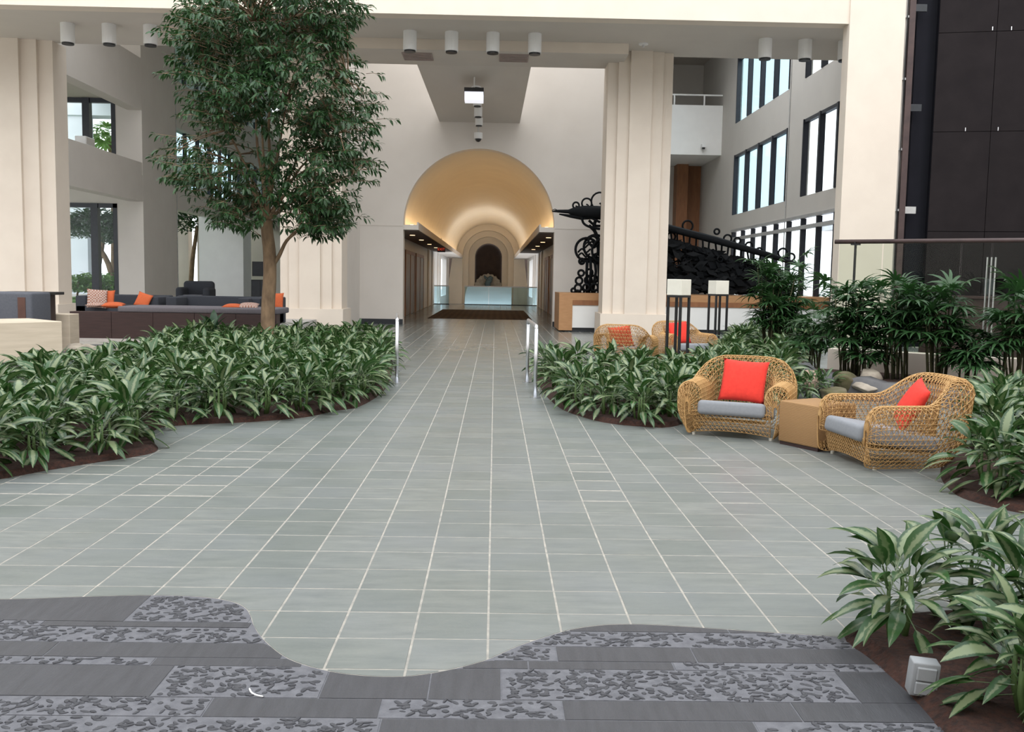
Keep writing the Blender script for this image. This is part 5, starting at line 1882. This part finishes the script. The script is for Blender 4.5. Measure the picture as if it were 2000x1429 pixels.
tag(obj('fresh_foliage', join_leaves('foliage', fresh, 'leaf_fresh'), tr), 'bright yellow-green young leaves', kind='stuff')

# ---------------------------------------------------------------- lady palms
def frond_arrays(seed, nb=9, L=.30):
    rr_ = random.Random(seed)
    V, F_, U = [], [], []
    n = 0
    pet = .22
    e = R(38)
    hub = np.array([pet * math.cos(e), 0, pet * math.sin(e)])
    V += [np.array([[0, -.004, 0], [0, .004, 0], hub + [0, -.004, 0], hub + [0, .004, 0]])]; F_ += [(0, 1, 3, 2)]; U += [np.array([[0, 0], [1, 0], [0, .1], [1, .1]])]
    n = 4
    for k in range(nb):
        a = R(-115) + R(230) * k / (nb - 1) + rr_.uniform(-.08, .08)
        l = L * (1 - .25 * (abs(a) / R(115)) ** 2) * rr_.uniform(.9, 1.08)
        v_, f, u = leaf_arrays(l, .040, R(28) - abs(a) * .12, R(70), .35, 0, n=4, wp=.62)
        M = np.array(Matrix.Rotation(a, 4, 'Z'))[:3, :3]
        V.append(v_ @ M.T + hub); U.append(u)
        F_ += [tuple(i + n for i in q) for q in f]
        n += len(v_)
    return np.concatenate(V), F_, np.concatenate(U)


FR = [mesh_uv('frond', *frond_arrays(s_, 8 + s_ % 3), 'leaf_palm') for s_ in range(4)]


def lady_palm(x, y, z, wd, hgt, nst, label, seed, group=None, low=.25):
    rr_ = random.Random(seed)
    t = thing('lady_palm', label, 'palm', (x, y, z), 0, group)
    for k in range(nst):
        an = k * 2.4; rad = wd * .16 * math.sqrt(rr_.random())
        bx, by = rad * math.cos(an), rad * math.sin(an) * .7
        h = hgt * rr_.uniform(.45, .9)
        tx, ty = bx + rr_.uniform(-.2, .2) * wd * .7, by + rr_.uniform(-.15, .15) * wd
        cane = MB().tube([(bx, by, 0), ((bx + tx) / 2, (by + ty) / 2, h * .5), (tx, ty, h)], [.014, .012, .008], 6).build('cane', 'cane', t, True)
        nf = 8
        for q in range(nf):
            s = 1 - q * .11 if q else 1.0
            if h * s < low * hgt: continue
            px_, py_, pz_ = bx + (tx - bx) * s, by + (ty - by) * s, h * s
            o = obj('frond', FR[rr_.randrange(4)], cane)
            o.matrix_local = Matrix(mat4((px_, py_, pz_), an + q * 2.3 + rr_.uniform(-.4, .4), rr_.uniform(-.75, .25) if q < 2 else rr_.uniform(-.2, .35), rr_.uniform(-.3, .3), rr_.uniform(.85, 1.2)).tolist())
    return t


p = AY(1520, 640, 17.6)
lady_palm(p[0], 17.6, .03, 1.75, 1.95, 34, 'tall bushy lady palm behind the front armchair, before the iron tail', 31)
for k, (px, D, wd, hg, ns, lab) in enumerate((
        (1592, 14.6, .75, .95, 9, 'slim low lady palm between the tall bushy palm and the glass screen'),
        (1668, 12.7, 1.1, 1.3, 15, 'lady palm in front of the first panes of the glass screen'),
        (1752, 12.3, 1.05, 1.25, 15, 'lady palm in front of the dark steel post'),
        (1835, 11.95, 1.05, 1.25, 13, 'lady palm in front of the dark panel wall'),
        (1895, 11.65, .7, .55, 6, 'short young lady palm against the low cream wall'),
        (1985, 11.45, 1.0, 1.25, 12, 'lady palm beside the clear glass post'),
        (1690, 12.5, .6, .45, 4, 'small sprouting lady palm above the pale rocks'))):
    p = AY(px, 640, D)
    lady_palm(p[0], D, .235 if k else .03, wd, hg, ns, lab, 40 + k, low=.18 if k in (4, 6) else .3)

# ---------------------------------------------------------------- planting and buildings outdoors
def bush(x, y, z, rx, rz_, n, mat, label, seed, name='garden_shrub', L=.35, wdt=.12, group=None):
    rr_ = random.Random(seed)
    lv = leaf_arrays(L, wdt, R(20), R(60), .2, .02, n=3)
    it = []
    for k in range(n):
        th, ph = rr_.uniform(0, 6.28), math.acos(rr_.uniform(-.2, 1))
        q = rr_.uniform(.6, 1)
        pos = (rx * q * math.sin(ph) * math.cos(th), rx * q * math.sin(ph) * math.sin(th), rz_ * (.35 + .65 * q * math.cos(ph)))
        it.append((*lv, mat4(pos, th + rr_.uniform(-.6, .6), rr_.uniform(-.5, .4), rr_.uniform(-.4, .4), rr_.uniform(.8, 1.3))))
    t = thing(name, label, 'shrub' if 'tree' not in name else 'tree', (x, y, z), 0, group)
    tag(obj('foliage', join_leaves('foliage', it, mat), t), kind='stuff')
    if 'tree' not in name:
        MB().tube([(0, 0, -.02), (.03, 0, rz_ * .3), (.05, .02, rz_ * .7)], [.05, .04, .02], 6).build('stem', 'bark', t)
    return t


def garden_tree(x, y, z, h, lean, rc, label, seed, mat='leaf_tree'):
    t = bush(x + lean, y, z + h - rc * .6, rc, rc * 1.1, 700, mat, label, seed, 'garden_tree', .42, .14)
    MB().tube(catmull([(-lean, 0, -(h - rc * .6)), (-lean * .6, 0, -(h - rc) * .5), (0, 0, 0), (.1, 0, rc * .5)], 4), list(np.linspace(.15, .08, 13)), 8).build('trunk', 'bark', t, True)
    return t


gy = WYL + 5
for k, (px, D, py) in enumerate(((150, gy, 560), (178, gy + 1, 566), (215, gy, 558), (245, gy + 2, 560), (200, gy + 4, 560))):
    p = AY(px, py, D)
    bush(p[0], D, .33, 1.0, 1.0, 380, 'leaf_fresh', 'bright green shrub outside the garden window of the lounge', 200 + k, group='shrubs outside the garden window')
garden_tree(AY(228, 570, gy + 3)[0], gy + 3, .33, 3.3, -.9, 1.3, 'leaning garden tree outside the lounge window', 301)
garden_tree(AY(190, 570, gy + 8)[0], gy + 8, .33, 3.3, .3, 1.6, 'round-crowned garden tree further out beyond the leaning one', 302)
garden_tree(AY(250, 570, gy + 6)[0], gy + 6, .33, 2.9, .2, 1.2, 'dark garden tree close to the window jamb', 303)
garden_tree(AY(372, 560, 52)[0], 52, .3, 3.9, .3, 1.5, 'dark leafy tree behind the club chair under the lower beam', 304)
garden_tree(AY(160, 570, gy + 14)[0], gy + 14, .33, 3.2, -.3, 1.6, 'distant garden tree near the pale column', 305)
# fan palm seen through the upper window
fp = thing('fan_palm', 'sunlit fan palm seen through the upper lounge window', 'palm', (AY(215, 270, gy + 13)[0], gy + 13, .33))
zc_ = AY(215, 270, gy + 13)[2] - .33
MB().tube([(0, 0, 0), (.1, 0, zc_ * .5), (0, 0, zc_)], [.16, .13, .12], 8).build('trunk', 'bark', fp, True)
FRB = mesh_uv('frond', *frond_arrays(9, 11), 'leaf_fresh')
for k in range(16):
    o = obj('frond', FRB, fp)
    o.matrix_local = Matrix(mat4((0, 0, zc_), k * 2.4, -.3 + .09 * k, 0, 3.4).tolist())
for k, px in enumerate((152, 272)):
    D = gy + 10
    x = AY(px, 450, D)[0]
    struct(MB().box(x - .5, x + .5, D, D + 1, 0, 11).build('column_garden', 'out_white'), 'white column of the garden pavilion outside')
D = gy + 10
z0, z1 = AY(200, 226, D)[2], AY(200, 200, D)[2]
struct(MB().box(-40, -12, D - .1, D + 1.1, z0, z1).build('beam_garden', 'out_white'), 'white beam of the garden pavilion outside')
# terrace building and pool beyond the glass doors
struct(MB().box(24, 25, 14, 70, 5.4, 6.6).build('beam_terrace', 'out_white'), 'white beam of the terrace outside the glass doors')
for yy in (34, 46, 58):
    struct(MB().box(24, 25, yy, yy + 1.2, 0, 6.6).build('column_terrace', 'out_white'), 'white column of the terrace outside the glass doors')
for k, (x, y_) in enumerate(((17, 37), (19, 41), (21, 46), (16, 44))):
    bush(x, y_, -.05, .9, 1.5, 200, 'leaf_tree', 'green shrub on the terrace outside the glass doors', 400 + k, group='shrubs on the terrace')
struct(MB().box(14, 20, 33, 50, -.05, -.03).build('water_pool', 'pool_blue'), 'blue pool outside the glass doors')
print('clumps', cnt, 'objects', len(bpy.data.objects))
